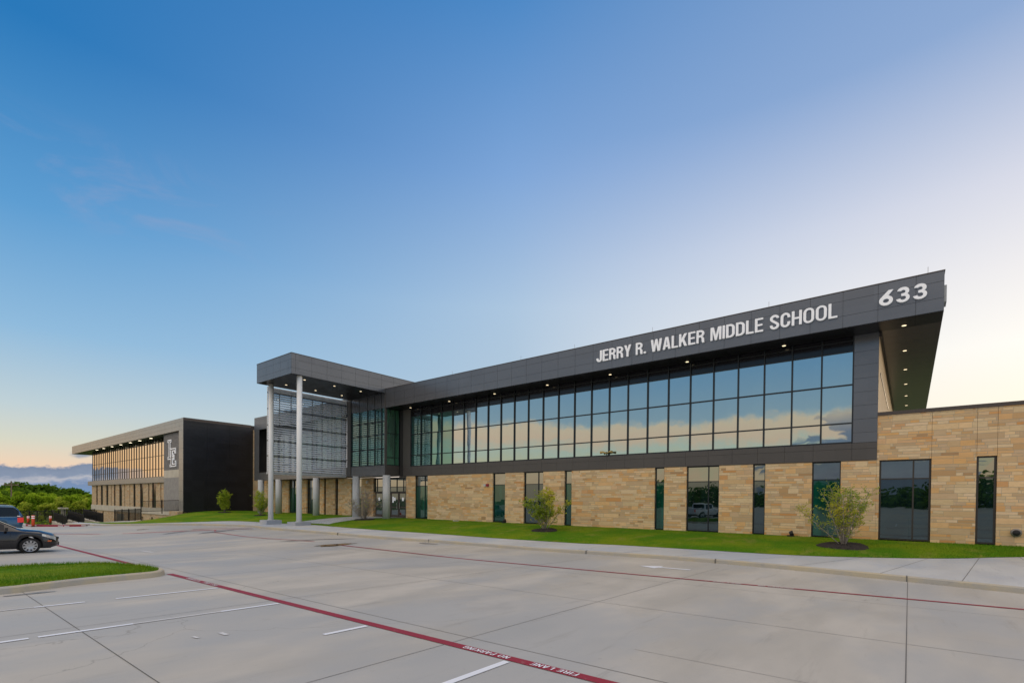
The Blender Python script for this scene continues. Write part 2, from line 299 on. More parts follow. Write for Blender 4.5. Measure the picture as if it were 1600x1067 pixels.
M['chrome'] = mat('chrome', None, .12, (.75, .76, .78), metal=1.)
M['orange'] = mat('orange_plastic', None, .5, (.75, .09, .03))
M['wood'] = mat('pole_wood', varied((.12, .09, .07), (.20, .16, .13), 3, sc3=(1, 1, .2)), .9)
def greybrick_f(n, p):
    P = pos(n); x, y, z = n.xyz(P); br = n.n('ShaderNodeTexBrick'); n.l(n.comb(n.math('ADD', x, y), z, 0.), br.inputs[0]); br.inputs['Scale'].default_value = 1.
    br.inputs['Brick Width'].default_value = .42; br.inputs['Row Height'].default_value = .2; br.inputs['Mortar Size'].default_value = .01
    br.inputs['Color1'].default_value = (.17, .165, .17, 1); br.inputs['Color2'].default_value = (.23, .22, .22, 1); br.inputs['Mortar'].default_value = (.12, .12, .12, 1); n.l(br.outputs[0], p.inputs['Base Color'])
M['grey_brick'] = mat('grey_brick', greybrick_f, .8)
M['grey_brick_lt'] = mat('pale_grey_brick', varied((.30, .29, .29), (.36, .35, .34), 2), .8)

# ------------------------------------------------------------------ mesh builder and scene rules
class MB:
    def __init__(s): s.v = []; s.f = []
    def add(s, vs, fs):
        o = len(s.v); s.v += [tuple(v) for v in vs]; s.f += [tuple(i+o for i in f) for f in fs]; return s
    def box(s, x0, x1, y0, y1, z0, z1):
        if x0 > x1: x0, x1 = x1, x0
        if y0 > y1: y0, y1 = y1, y0
        if z0 > z1: z0, z1 = z1, z0
        return s.add([(x0,y0,z0),(x1,y0,z0),(x1,y1,z0),(x0,y1,z0),(x0,y0,z1),(x1,y0,z1),(x1,y1,z1),(x0,y1,z1)], [(0,3,2,1),(4,5,6,7),(0,1,5,4),(1,2,6,5),(2,3,7,6),(3,0,4,7)])
    def tube(s, pts, rad, n=8, cap=True):
        pts = [Vector(p) for p in pts]; rs = rad if isinstance(rad, (list, tuple)) else [rad]*len(pts); rings = []
        o = len(s.v); vs = []; fs = []
        for i, p in enumerate(pts):
            d = (pts[min(i+1, len(pts)-1)]-pts[max(i-1, 0)]).normalized(); a = Vector((0, 0, 1)) if abs(d.z) < .9 else Vector((1, 0, 0))
            u = d.cross(a).normalized(); v = d.cross(u)
            for k in range(n): vs.append(p+(u*math.cos(2*math.pi*k/n)+v*math.sin(2*math.pi*k/n))*rs[i])
        for i in range(len(pts)-1):
            for k in range(n): fs.append((i*n+k, i*n+(k+1) % n, (i+1)*n+(k+1) % n, (i+1)*n+k))
        if cap: fs.append(tuple(range(n))); fs.append(tuple(range((len(pts)-1)*n, len(pts)*n)))
        return s.add(vs, fs)
    def bar(s, a, b, wx, wy):     # square bar between two points
        return s.tube([a, b], max(wx, wy)*.7071, 4)
    def prism(s, poly, y0, y1, axis='y'):   # poly in (u,z); extruded along y (or x)
        n = len(poly); P = (lambda u, z, t: (u, t, z)) if axis == 'y' else ((lambda u, z, t: (t, u, z)) if axis == 'x' else (lambda u, z, t: (u, z, t)))
        vs = [P(u, z, y0) for u, z in poly]+[P(u, z, y1) for u, z in poly]
        return s.add(vs, [tuple(range(n)), tuple(range(2*n-1, n-1, -1))]+[(i, i+n, (i+1) % n+n, (i+1) % n) for i in range(n)])
    def build(s, name, m, parent=None, smooth=False, off=None):
        o_ = Vector(off) if off else (Vector(parent['_o']) if parent is not None and '_o' in parent else Vector((0, 0, 0)))
        me = bpy.data.meshes.new(name); me.from_pydata([tuple(Vector(v)-o_) for v in s.v], [], s.f); me.update()
        bm = bmesh.new(); bm.from_mesh(me); bmesh.ops.recalc_face_normals(bm, faces=bm.faces); bm.to_mesh(me); bm.free()
        me.materials.append(m)
        if smooth: me.polygons.foreach_set('use_smooth', [True]*len(me.polygons))
        o = bpy.data.objects.new(name, me); COL.objects.link(o)
        if parent is not None: o.parent = parent; o['_o'] = list(o_)
        elif off: o.location = off
        return o
def tag(o, label=None, cat=None, group=None, kind=None):
    for k, v in (('label', label), ('category', cat), ('group', group), ('kind', kind)):
        if v: o[k] = v
    return o
def thing(name, label, cat, loc=(0, 0, 0), group=None, world=True):
    o = bpy.data.objects.new(name, None); COL.objects.link(o); o.location = loc; o.empty_display_size = .3
    o['_o'] = list(loc) if world else [0, 0, 0]
    return tag(o, label, cat, group)
def copy_tree(o, parent=None, kids=None):
    c = o.copy(); COL.objects.link(c); c.parent = parent
    for ch in [x for x in list(KIDS.get(o.name, []))]: copy_tree(ch, c)
    return c
KIDS = {}
def index_kids():
    KIDS.clear()
    for x in COL.objects:
        if x.parent: KIDS.setdefault(x.parent.name, []).append(x)
def struct(mb, name, m, smooth=False, kind='structure'):
    return tag(mb.build(name, m, smooth=smooth), kind=kind)

# ------------------------------------------------------------------ ground
def ss(t): t = min(1, max(0, t)); return t*t*(3-2*t)
def zlot(x, y):
    return .165+.013*max(x, -60)-.018*y+min(.42, .02*max(0, -x-14))*ss((y-8)/9)
def interp(tab, x):
    if x <= tab[0][0]: return tab[0][1]
    for (a, va), (b, vb) in zip(tab, tab[1:]):
        if x <= b: return va+(vb-va)*(x-a)/(b-a)
    return tab[-1][1]
KERB = [(40, 3), (20, 11), (12, 14.3), (6, 16.3), (2.3, 17.6), (0, 18.4), (-3, 19.3), (-6, 19.85), (-9, 19.95), (-12, 19.8), (-16, 19.4), (-20, 18.9), (-23, 18.2), (-26, 17.75), (-29, 17.6), (-32, 17.2), (-35, 16.95), (-38, 17.3), (-41, 17.9), (-44, 17.6), (-47, 16.7), (-50, 15.4), (-53, 14.0), (-56, 12.6), (-60, 11.4), (-62.5, 10.95), (-64.5, 10.7)]
BACK = [(44, 22), (28, 26), (13, 27.6), (5.0, 27.5), (3.0, 26.9), (1.2, 25.2), (-1.4, 23.9), (-4, 23.3), (-8, 23.3), (-12, 23.2), (-15, 22.6), (-19, 21.9), (-23, 21.6), (-27, 21.1), (-30, 20.8), (-33, 20.6), (-36, 20.6), (-39, 20.7), (-41.5, 20.8), (-44.5, 20.9), (-47.5, 20.9), (-51, 20.4), (-53, 18.6), (-55, 15.4), (-58.2, 13.1), (-61.6, 12.3), (-64.5, 11.8)]
def resample(P, k=4):
    out = []
    for i in range(len(P)-1):
        for j in range(k):
            t = j/k; p0 = P[max(i-1, 0)]; p1 = P[i]; p2 = P[i+1]; p3 = P[min(i+2, len(P)-1)]
            out.append(tuple(.5*((2*b)+(-a+c)*t+(2*a-5*b+4*c-d)*t*t+(-a+3*b-3*c+d)*t**3) for a, b, c, d in zip(p0, p1, p2, p3)))
    return out+[P[-1]]
KR, BR = resample(KERB), resample(BACK)
# parking lot sheet
mb = MB(); xs = [-90+i*2.5 for i in range(61)]; ys = [-75+i*2.2 for i in range(43)]+[19.6, 21]
idx = {}
for i, x in enumerate(xs):
    for j, y in enumerate(ys): idx[i, j] = len(mb.v); mb.v.append((x, y, zlot(x, y) - (0.0 if y < 22 else 0)))
for i in range(len(xs)-1):
    for j in range(len(ys)-1):
        if xs[i] < -67 and ys[j+1] > 9 or xs[i] > 14 and ys[j+1] > 16: continue
        mb.f.append((idx[i, j], idx[i+1, j], idx[i+1, j+1], idx[i, j+1]))
struct(mb, 'parking_lot', M['conc'], True)
# kerb + sidewalk
def offs(P, k):
    out = []
    for i, p in enumerate(P):
        a = Vector(P[max(i-1, 0)]); b = Vector(P[min(i+1, len(P)-1)]); d = (b-a).normalized(); out.append((p[0]+d.y*k, p[1]-d.x*k))
    return out
KI = offs(KR, .16)
mb = MB()
for (a, b), (c, d) in zip(zip(KR, KI), zip(KR[1:], KI[1:])):
    za, zc = zlot(*a), zlot(*c); q = lambda p, z: (p[0], p[1], z)
    m1 = lambda p, i, k: (p[0]+(i[0]-p[0])*k, p[1]+(i[1]-p[1])*k)
    mb.add([q(a, za-.25), q(c, zc-.25), q(m1(a, b, .12), za+.13), q(m1(c, d, .12), zc+.13), q(m1(a, b, .3), za+.155), q(m1(c, d, .3), zc+.155), q(b, za+.158), q(d, zc+.158), q(b, za-.25), q(d, zc-.25)], [(0, 1, 3, 2), (2, 3, 5, 4), (4, 5, 7, 6), (6, 7, 9, 8)])
struct(mb, 'kerb', M['kerb'], False)
mb = MB()
for i in range(len(KI)-1):
    for k in range(3):
        def pt(i, k): a, b = KI[i], BR[i]; t = k/3; return (a[0]+(b[0]-a[0])*t, a[1]+(b[1]-a[1])*t, zlot(*KR[i])+.154+.03*t)
        mb.add([pt(i, k), pt(i+1, k), pt(i+1, k+1), pt(i, k+1)], [(0, 1, 2, 3)])
struct(mb, 'sidewalk', M['walk'], True)
# lawn between sidewalk and buildings
UP = [(44, 29), (28, 29), (13, 29), (5, 29), (3, 29), (1.2, 29), (-1.4, 29), (-4, 29), (-8, 29), (-12, 29), (-15, 29), (-19, 29), (-23, 29), (-27, 29), (-30, 29), (-33, 29), (-36, 29), (-40, 29), (-46, 29), (-52, 29), (-58, 29.2), (-64, 30), (-68.6, 27), (-68.6, 22.2), (-62.8, 15.9), (-62.9, 14.0), (-64.6, 12.6)]
UR = resample(UP, 4)
def uz(p):
    if p[1] > 26: return .38
    return .38-.85*ss((26-p[1])/9.5)
def lawn_pt(i, t):
    a, b = BR[i], UR[i]; z0 = zlot(*KR[i])+.195; z1 = uz(b) if b[0] > -68 or b[1] > 21 else uz(b)
    if i >= len(BR)-9: z1 = z0-.02
    tt = t**.85; return (a[0]+(b[0]-a[0])*t, a[1]+(b[1]-a[1])*t, z0+(z1-z0)*tt+.05*math.sin(math.pi*t)*(1 if i < len(BR)-9 else 0))
mb = MB(); NB = 8
for i in range(len(BR)-1):
    for k in range(NB):
        mb.add([lawn_pt(i, k/NB), lawn_pt(i+1, k/NB), lawn_pt(i+1, (k+1)/NB), lawn_pt(i, (k+1)/NB)], [(0, 1, 2, 3)])
bmx = mb
struct(mb, 'lawn', M['lawn'], True)
from mathutils.bvhtree import BVHTree
LBVH = BVHTree.FromPolygons([Vector(v) for v in mb.v], mb.f)
def zlawn(x, y):
    h = LBVH.ray_cast(Vector((x, y, 20)), Vector((0, 0, -1)))
    return h[0].z if h[0] else .3
# far terrain: one sheet to the horizon, falling to the left and rising into a wooded slope
def zfar(x, y):
    r = math.hypot(x, y)
    z = -.9
    if x < -60: z = -.9-2.3*ss((-60-x)/40)
    if x < -120: z += 3.2*ss((-120-x)/140)-1.5*ss((-300-x)/500)
    return z-.0004*max(0, r-700)
mb = MB(); rr = [0, 30, 60, 75, 90, 105, 120, 140, 160, 190, 230, 280, 340, 420, 550, 800, 1200, 2000, 3000]; na = 72
for r_ in rr:
    for k in range(na):
        a = 2*math.pi*k/na; x, y = r_*math.cos(a), r_*math.sin(a); mb.v.append((x, y, zfar(x, y)-(.8 if r_ < 60 else 0)))
for i in range(len(rr)-1):
    for k in range(na): mb.f.append((i*na+k, i*na+(k+1) % na, (i+1)*na+(k+1) % na, (i+1)*na+k))
struct(mb, 'ground', M['earth'], True)
# ribbons laid on the lot
def ribbon(P, wd, dz=.004, z=zlot, step=1.0):
    mb = MB(); Q = []
    for a, b in zip(P, P[1:]):
        n = max(1, int(math.hypot(b[0]-a[0], b[1]-a[1])/step)); Q += [(a[0]+(b[0]-a[0])*i/n, a[1]+(b[1]-a[1])*i/n) for i in range(n)]
    Q.append(P[-1]); L_, R_ = offs(Q, wd/2), offs(Q, -wd/2)
    for i in range(len(Q)-1):
        mb.add([(p[0], p[1], z(*p)+dz) for p in (L_[i], L_[i+1], R_[i+1], R_[i])], [(0, 1, 2, 3)])
    return mb
def mark(P, wd, m, name, dz=.008, **k): return struct(ribbon(P, wd, dz, **k), name, m)
for y in (1.84, 5.5, 9.5, 13.4, -2.0, -6): 
    if y == 1.84: mark([(-15.7, y), (-5.2, y)], .012, M['joint'], 'pavement_joint', .004); mark([(-5.2, y), (25, y)], .012, M['joint_lt'], 'pavement_joint', .004)
    elif y == 5.5: mark([(-60, y), (25, y)], .014, M['joint_lt'], 'pavement_joint', .004)
    else: mark([(-60, y), (25, y)], .012, M['joint_lt'], 'pavement_joint', .004)
for k in range(-10, 4):
    x = k*5.2
    if k == 0: mark([(0, -20), (0, 18.4)], .012, M['joint'], 'pavement_joint', .005)
    else: mark([(x, -20), (x, 16.4 if x < -27 else 18.2)] if x < 1 else [(x, -20), (x, 13)], .012, M['joint_lt'], 'pavement_joint', .005)
mark([(-3.0, 6.55), (25, 6.5)], .008, M['joint_lt'], 'pavement_joint', .0045)
# sidewalk joints
def zwalk(x, y):
    return min(((zlot(*KR[i])+.154+.02, (KR[i][0]-x)**2+(KR[i][1]-y)**2) for i in range(0, len(KR))), key=lambda q: q[1])[0]
for i in list(range(12, 88, 3)):
    a, b = KI[i], BR[i]
    mbj = MB()
    for k in range(3):
        t0, t1 = k/3, (k+1)/3
        p = [(a[0]+(b[0]-a[0])*t, a[1]+(b[1]-a[1])*t, zlot(*KR[i])+.158+.03*t) for t in (t0, t1)]
        wv = .008; mbj.add([(p[0][0]-wv, p[0][1], p[0][2]), (p[1][0]-wv, p[1][1], p[1][2]), (p[1][0]+wv, p[1][1], p[1][2]), (p[0][0]+wv, p[0][1], p[0][2])], [(0, 1, 2, 3)])
    struct(mbj, 'sidewalk_joint', M['joint'])
for kx, ky in ((-.02, 18.41), (-5.8, 19.8), (-20.9, 18.72), (-11.5, 19.82), (-28.2, 17.63)):
    za = zlot(kx, ky); s_ = MB().box(kx-.012, kx+.012, ky-.006, ky+.19, za-.1, za+.1625); struct(s_, 'kerb_joint', M['joint'])
# fire lane stripes
mark([(-16.75, 5.055), (-9, 5.055), (12, 5.05)], .165, M['red'], 'fire_lane_stripe', .008)
mark([(-36, 5.16), (-19.4, 5.08)], .165, M['red'], 'fire_lane_stripe', .008)
mark([(-39, 14.6), (-36.4, 13.6), (-31.2, 13.35), (-28.8, 13.55), (-26.2, 14.1), (-25.0, 14.25)], .13, M['red_old'], 'fire_lane_stripe', .008)
mark([(-22.4, 14.1), (-6.4, 14.42), (2, 14.66), (14, 14.9)], .15, M['red'], 'fire_lane_stripe', .008)
mark([(-47, 6.9), (-43.1, 9.9), (-41.1, 12.5), (-39.2, 14.4)], .5, M['red_old'], 'crossing_stripe', .008)
mark([(-39.2, 14.4), (-37.6, 16.6)], .35, M['red_old'], 'crossing_stripe', .0085)
mark([(-41.5, 14.0), (-39.6, 17.4)], .25, M['red_old'], 'crossing_stripe', .0085)
# parking stall lines
for x, segs in ((-13, [(-1, -.2), (1.7, 2.45), (2.95, 4.93)]), (-10, [(-1, 1.25), (1.35, 2.5), (3.85, 4.93)]), (-7, [(4.15, 4.93)]), (-4, [(2.2, 4.93)]), (-1, [(-1, 3.2)])):
    for a, b in segs: mark([(x, a), (x, b)], .10, M['white'], 'stall_line', .0085)
for x, a, b in ((-13, -.2, 1.7), (-10, 2.5, 3.85)): mark([(x, a), (x, b)], .08, M['white_old'], 'stall_line', .0083)
# turn arrow
ax, ay = -7.6, 16.9
mb = MB(); mb.add([(x, y, zlot(x, y)+.009) for x, y in ((ax, ay), (ax+.75, ay-.42), (ax+.78, ay-.1), (ax+1.85, ay-.1), (ax+1.85, ay+.1), (ax+.78, ay+.1), (ax+.75, ay+.42))], [(0, 1, 2, 3, 4, 5, 6)])
struct(mb, 'direction_arrow', M['white'])
mark([(-42.6, 7.6), (-41.4, 8.2)], .22, M['white_old'], 'worn_marking', .009)
mark([(-26.5, 6.9), (-25.2, 7.0)], .16, M['white_old'], 'worn_marking', .009)
mark([(-8.3, 3.18), (-8.08, 3.19)], .07, M['white_old'], 'worn_marking', .009)
mark([(-8.35, 2.82), (-8.2, 2.84)], .05, M['white_old'], 'worn_marking', .009)
# writing
def arc(cx, cy, rx, ry, a0, a1, n=10): return [(cx+rx*math.cos(R(a0+(a1-a0)*i/n)), cy+ry*math.sin(R(a0+(a1-a0)*i/n))) for i in range(n+1)]
def glyph(c):
    s = .138; w = .50; k = .120      # stem, width, horizontal stroke
    def rrect(x0, y0, x1, y1, rx, ry): return arc(x1-rx, y1-ry, rx, ry, 0, 90)+arc(x0+rx, y1-ry, rx, ry, 90, 180)+arc(x0+rx, y0+ry, rx, ry, 180, 270)+arc(x1-rx, y0+ry, rx, ry, 270, 360)
    if c == 'I': return [[(0, 0), (s, 0), (s, 1), (0, 1)]], s
    if c == 'L': return [[(0, 0), (.44, 0), (.44, k), (s, k), (s, 1), (0, 1)]], .44
    if c in 'EF':
        t = [(s, .44), (.42, .44), (.42, .44+k), (s, .44+k), (s, 1-k), (.46, 1-k), (.46, 1), (0, 1), (0, 0)]
        return ([t+[(.47, 0), (.47, k), (s, k)]], .47) if c == 'E' else ([t+[(s, 0)]], .46)
    if c == 'H': return [[(0, 0), (s, 0), (s, .43), (w-s+.03, .43), (w-s+.03, 0), (w+.03, 0), (w+.03, 1), (w-s+.03, 1), (w-s+.03, .43+k), (s, .43+k), (s, 1), (0, 1)]], w+.03
    if c == 'N': return [[(0, 0), (s-.01, 0), (s-.01, .70), (.36, 0), (.53, 0), (.53, 1), (.39, 1), (.39, .32), (.17, 1), (0, 1)]], .53
    if c == 'M': return [[(0, 0), (.13, 0), (.13, .72), (.28, 0), (.40, 0), (.55, .72), (.55, 0), (.68, 0), (.68, 1), (.48, 1), (.34, .34), (.20, 1), (0, 1)]], .68
    if c == 'W': return [[(.13, 0), (.30, 0), (.40, .62), (.50, 0), (.67, 0), (.80, 1), (.65, 1), (.58, .33), (.47, 1), (.33, 1), (.22, .33), (.15, 1), (0, 1)]], .80
    if c == 'A': return [[(0, 0), (.155, 0), (.19, .21), (.36, .21), (.395, 0), (.55, 0), (.37, 1), (.18, 1)], [(.21, .34), (.34, .34), (.275, .79)]], .55
    if c == 'Y': return [[(.19, 0), (.34, 0), (.34, .40), (.53, 1), (.37, 1), (.265, .60), (.16, 1), (0, 1), (.19, .40)]], .53
    if c == 'K': return [[(0, 0), (s, 0), (s, .29), (.22, .42), (.37, 0), (.55, 0), (.325, .58), (.53, 1), (.36, 1), (s, .56), (s, 1), (0, 1)]], .55
    if c == '.': return [[(0, 0), (.15, 0), (.15, .15), (0, .15)]], .15
    if c == 'J': return [[(0, .32)]+arc(.225, .24, .225, .255, 180, 360)+[(.45, 1), (.30, 1), (.30, .26)]+arc(.225, .24, .075, .12, 0, -180)+[(.15, .32)]], .45
    if c == 'O': return [rrect(0, -.01, .55, 1.01, .26, .30), rrect(s, k-.01, .55-s, 1.01-k, .11, .17)], .55
    if c == 'D': return [[(0, 0), (.24, 0)]+arc(.24, .28, .28, .28, -90, 0)+arc(.24, .72, .28, .28, 0, 90)+[(0, 1)], [(s, k), (.24, k)]+arc(.24, .29, .13, .155, -90, 0)+arc(.24, .71, .13, .155, 0, 90)+[(s, 1-k)]], .52
    if c in 'RP':
        top = arc(.25, .73, .255, .27, 90, -90, 14); hole = [(s, .87-.005), (.25, .865)]+arc(.25, .73, .11, .135, 90, -90)+[(s, .595)]
        if c == 'P': return [[(0, 0), (0, 1)]+top[:-1]+[(.25, .46), (s, .46), (s, 0)], hole], .505
        return [[(0, 0), (0, 1)]+top[:-2]+[(.385, .48)]+[(.485, .36), (.50, .06), (.53, 0), (.375, 0), (.35, .10), (.34, .33), (.28, .44), (s, .44), (s, 0)], hole], .53
    if c in 'CG':
        o = [(.52, .66), (.52, .74)]+arc(.26, .71, .26, .30, 0, 180)[1:]+arc(.26, .29, .26, .30, 180, 360)
        if c == 'C': return [[(.375, .66)]+[(.52, .66)]+arc(.26, .71, .26, .30, 0, 180)+arc(.26, .29, .26, .30, 180, 360)+[(.52, .36), (.375, .36)]+arc(.26, .29, .115, .165, 0, -180)+arc(.26, .71, .115, .165, 180, 0)], .52
        return [[(.375, .68)]+[(.52, .68)]+arc(.26, .71, .26, .30, 0, 180)+arc(.26, .29, .26, .30, 180, 300)+[(.42, 0), (.52, 0), (.52, .53), (.28, .53), (.28, .41), (.385, .41), (.385, .27)]+arc(.26, .27, .12, .145, 0, -180)+arc(.26, .71, .115, .165, 180, 0)], .52
    if c == 'S':
        cl = arc(.25, .745, .185, .20, 8, 90, 6)[0:]+arc(.25, .745, .185, .20, 90, 200, 8)[1:]+[(.14, .60), (.25, .50), (.36, .40)]+arc(.25, .255, .185, .20, 20, -90, 8)+arc(.25, .255, .185, .20, -90, -188, 7)[1:]
        return [stroke(cl, .142)], .50
    if c == '3':
        outer = [(.02, .80)]+arc(.28, .73, .27, .275, 155, -52, 18)+[(.415, .50)]+arc(.275, .285, .30, .295, 46, -168, 20)
        inner = [(.165, .265)]+arc(.285, .285, .13, .145, -170, 62, 14)+[(.20, .425), (.20, .57)]+arc(.28, .70, .105, .125, -62, 130, 12)[0:]+[(.19, .77)]
        return [outer+inner], .58
    if c == '6':
        ou = [(.42, 1), (.63, 1), (.40, .625)]+arc(.31, .315, .315, .33, 76, -180, 26)+[(.005, .42), (.04, .50)]
        return [ou, arc(.31, .305, .14, .145, 0, 360, 22)[:-1]], .63
    return [], .22
def stroke(P, t):
    L1, L2 = [], []
    for i, p in enumerate(P):
        a, b = P[max(i-1, 0)], P[min(i+1, len(P)-1)]; dx_, dy_ = b[0]-a[0], b[1]-a[1]; l_ = math.hypot(dx_, dy_) or 1; nx, ny = -dy_/l_*t/2, dx_/l_*t/2; L1.append((p[0]+nx, p[1]+ny)); L2.append((p[0]-nx, p[1]-ny))
    return L1+L2[::-1]
def glyph_mesh(s, name, depth=0., gap=.105):
    cu_ = bpy.data.curves.new(name, 'CURVE'); cu_.dimensions = '2D'; cu_.fill_mode = 'BOTH'; cu_.extrude = depth; x = 0
    for c in s:
        G, wd = glyph(c)
        for cnt_ in G:
            q = [p for i, p in enumerate(cnt_) if i == 0 or math.hypot(p[0]-cnt_[i-1][0], p[1]-cnt_[i-1][1]) > .004]
            sp = cu_.splines.new('POLY'); sp.points.add(len(q)-1); sp.use_cyclic_u = True
            for pt_, p in zip(sp.points, q): pt_.co = (p[0]+x, p[1], 0, 1)
        x += wd+gap
    o = bpy.data.objects.new(name, cu_); COL.objects.link(o); dg = bpy.context.evaluated_depsgraph_get(); me = bpy.data.meshes.new_from_object(o.evaluated_get(dg)); bpy.data.objects.remove(o)
    return me, (0, x-gap, 0, 1)
def place_text(s, m, name, o, ux, uy, width, height, parent=None, bold=.03, depth=.0, kind=None, spacing=1.0, drape=None):
    """text spanning width along ux and height along uy from point o (its lower left)"""
    me, (x0, x1, y0, y1) = glyph_mesh(s, name, depth, bold)
    o, ux, uy = Vector(o), Vector(ux), Vector(uy); nz = ux.cross(uy); po = Vector(parent['_o']) if parent is not None else Vector((0, 0, 0))
    for v in me.vertices:
        p = o+ux*((v.co.x-x0)/(x1-x0)*width)+uy*((v.co.y-y0)/(y1-y0)*height)+nz*(v.co.z if depth else 0)
        if drape is not None: p.z = zlot(p.x, p.y)+drape
        v.co = p-po
    me.materials.clear(); me.materials.append(m); ob = bpy.data.objects.new(name, me); COL.objects.link(ob)
    if parent is not None: ob.parent = parent; ob['_o'] = list(po)
    if kind: ob['kind'] = kind
    return ob
for s, xa, xb, y in (('FIRE LANE', -3.02, -3.70, 5.105), ('NO PARKING', -4.07, -4.88, 5.105), ('FIRE LANE', -13.35, -14.2, 5.105), ('NO PARKING', -14.5, -15.35, 5.105)):
    place_text(s, M['white_old'] if xa < -10 else M['white'], 'painted_lettering', (xa, y, 0), (-1, 0, 0), (0, -1, 0), xa-xb, .10, kind='structure', drape=.012, bold=.12)
for s, xa, xb, y in (('FIRE LANE', -4.27, -3.53, 14.43), ('NO PARKING', -3.13, -2.29, 14.46)):
    place_text(s, M['white_old'], 'painted_lettering', (xa, y-.01, 0), (1, .011, 0), (0, 1, 0), xb-xa, .10, kind='structure', drape=.012, bold=.12)
# damp patches and silt puddles (irregular outlines)
def blob(cx, cy, rx, ry, m, name, dz, seed, rot=0., n=40):
    rnd = random.Random(seed); ph = [rnd.uniform(0, 6.28) for _ in range(5)]; mb = MB(); vs = []
    for k in range(n):
        a = 2*math.pi*k/n; q = 1+.25*math.sin(2*a+ph[0])+.16*math.sin(3*a+ph[1])+.1*math.sin(5*a+ph[2])+.07*math.sin(9*a+ph[3])
        x, y = rx*q*math.cos(a), ry*q*math.sin(a); x, y = cx+x*math.cos(rot)-y*math.sin(rot), cy+x*math.sin(rot)+y*math.cos(rot); vs.append((x, y, zlot(x, y)+dz))
    mb.add([(cx, cy, zlot(cx, cy)+dz)]+vs, [(0, k+1, (k+1) % n+1) for k in range(n)]); return mb
def puddle(*a, label):
    mb = blob(*a); o = mb.build('puddle', a[4]); tag(o, kind='structure'); return o
puddle(-22.55, 14.0, .35, 1.25, M['puddle'], 'p', .0125, 3, .1, label='')
puddle(-25.9, 15.1, .16, 1.6, M['wet'], 'p', .0095, 5, -.35, label='')
puddle(-20.3, 18.1, .5, .35, M['wet'], 'p', .0095, 8, .0, label='')
puddle(-37.0, 13.9, .3, 1.3, M['wet'], 'p', .0135, 11, .3, label='')
puddle(-39.6, 12.4, .3, 1.2, M['wet'], 'p', .0135, 12, .5, label='')
puddle(-46.5, 12.2, .25, .5, M['puddle'], 'p', .0095, 13, .3, label='')
puddle(-15.1, 1.95, .10, .38, M['wet'], 'p', .0095, 17, .0, label='')
# ------------------------------------------------------------------ traffic island, near left
IS = [(-15.3, -3), (-15.38, 1.2), (-15.62, 2.1), (-15.98, 3.0), (-16.15, 4.0), (-16.28, 4.6), (-16.75, 4.95), (-17.6, 5.02), (-18.8, 4.85), (-20.1, 4.3), (-20.75, 3.2), (-20.9, 1.9), (-20.9, -3)]
ISR = resample(IS, 5)
mb = MB(); II = offs(ISR, -.16)
if abs(II[0][0]) < abs(ISR[0][0]): II = offs(ISR, .16)
for i in range(len(ISR)-1):
    a, c, b, d = ISR[i], ISR[i+1], II[i], II[i+1]; za, zc = zlot(*a), zlot(*c); q = lambda p, z: (p[0], p[1], z); k = .16
    m1 = lambda p, r, k: (p[0]+(r[0]-p[0])*k, p[1]+(r[1]-p[1])*k)
    mb.add([q(a, za-.1), q(c, zc-.1), q(m1(a, b, k), za+.12), q(m1(c, d, k), zc+.12), q(m1(a, b, .35), za+.15), q(m1(c, d, .35), zc+.15), q(b, za+.152), q(d, zc+.152), q(b, za), q(d, zc)], [(0, 1, 3, 2), (2, 3, 5, 4), (4, 5, 7, 6), (6, 7, 9, 8)])
struct(mb, 'island_kerb', M['kerb'])
mb = MB(); cen = (-18.2, 1.5)
for i in range(len(II)-1):
    for k in range(4):
        def ip(i, k): p = II[i]; t = k/4; cc = (-18.2, min(p[1], 3.6)); x, y = p[0]+(cc[0]-p[0])*t, p[1]+(cc[1]-p[1])*t; return (x, y, zlot(x, y)+.145+.06*math.sin(t*1.57))
        mb.add([ip(i, k), ip(i+1, k), ip(i+1, k+1), ip(i, k+1)], [(0, 1, 2, 3)])
struct(mb, 'island_lawn', M['lawn'], True)
def blades(name, pts, h0, h1, wd, seed):
    rnd = random.Random(seed); mb = MB()
    for (x, y, z) in pts:
        a = rnd.uniform(0, 6.28); h = rnd.uniform(h0, h1); lx, ly = rnd.gauss(0, h*.35), rnd.gauss(0, h*.35); cx, sy = math.cos(a)*wd, math.sin(a)*wd
        mb.v += [(x-cx, y-sy, z-.01), (x+cx, y+sy, z-.01), (x+lx, y+ly, z+h)]; n = len(mb.v); mb.f.append((n-3, n-2, n-1))
    me = bpy.data.meshes.new(name); me.from_pydata(mb.v, [], mb.f); me.materials.append(M['blade']); o = bpy.data.objects.new(name, me); COL.objects.link(o); return tag(o, kind='stuff')
pts = []
rnd = random.Random(2)
while len(pts) < 26000:
    y = rnd.uniform(-1.0, 4.9); x = rnd.uniform(-20.8, -15.4)
    # inside test
    inside = False; P = II; j = len(P)-1
    for i in range(len(P)):
        if (P[i][1] > y) != (P[j][1] > y) and x < (P[j][0]-P[i][0])*(y-P[i][1])/(P[j][1]-P[i][1]+1e-9)+P[i][0]: inside = not inside
        j = i
    if inside: pts.append((x, y, zlot(x, y)+.15))
blades('grass', pts, .05, .11, .006, 5)
pts = []
for i in range(8, len(BR)-10):
    n = int(340*min(1, max(.25, 1-(i-24)/70)))
    for _ in range(n):
        t = rnd.random()**1.3; f = rnd.random(); a = Vector(lawn_pt(i, t)); b = Vector(lawn_pt(i+1, t)); p = a.lerp(b, f); pts.append(tuple(p))
blades('grass', pts, .03, .075, .010, 6)

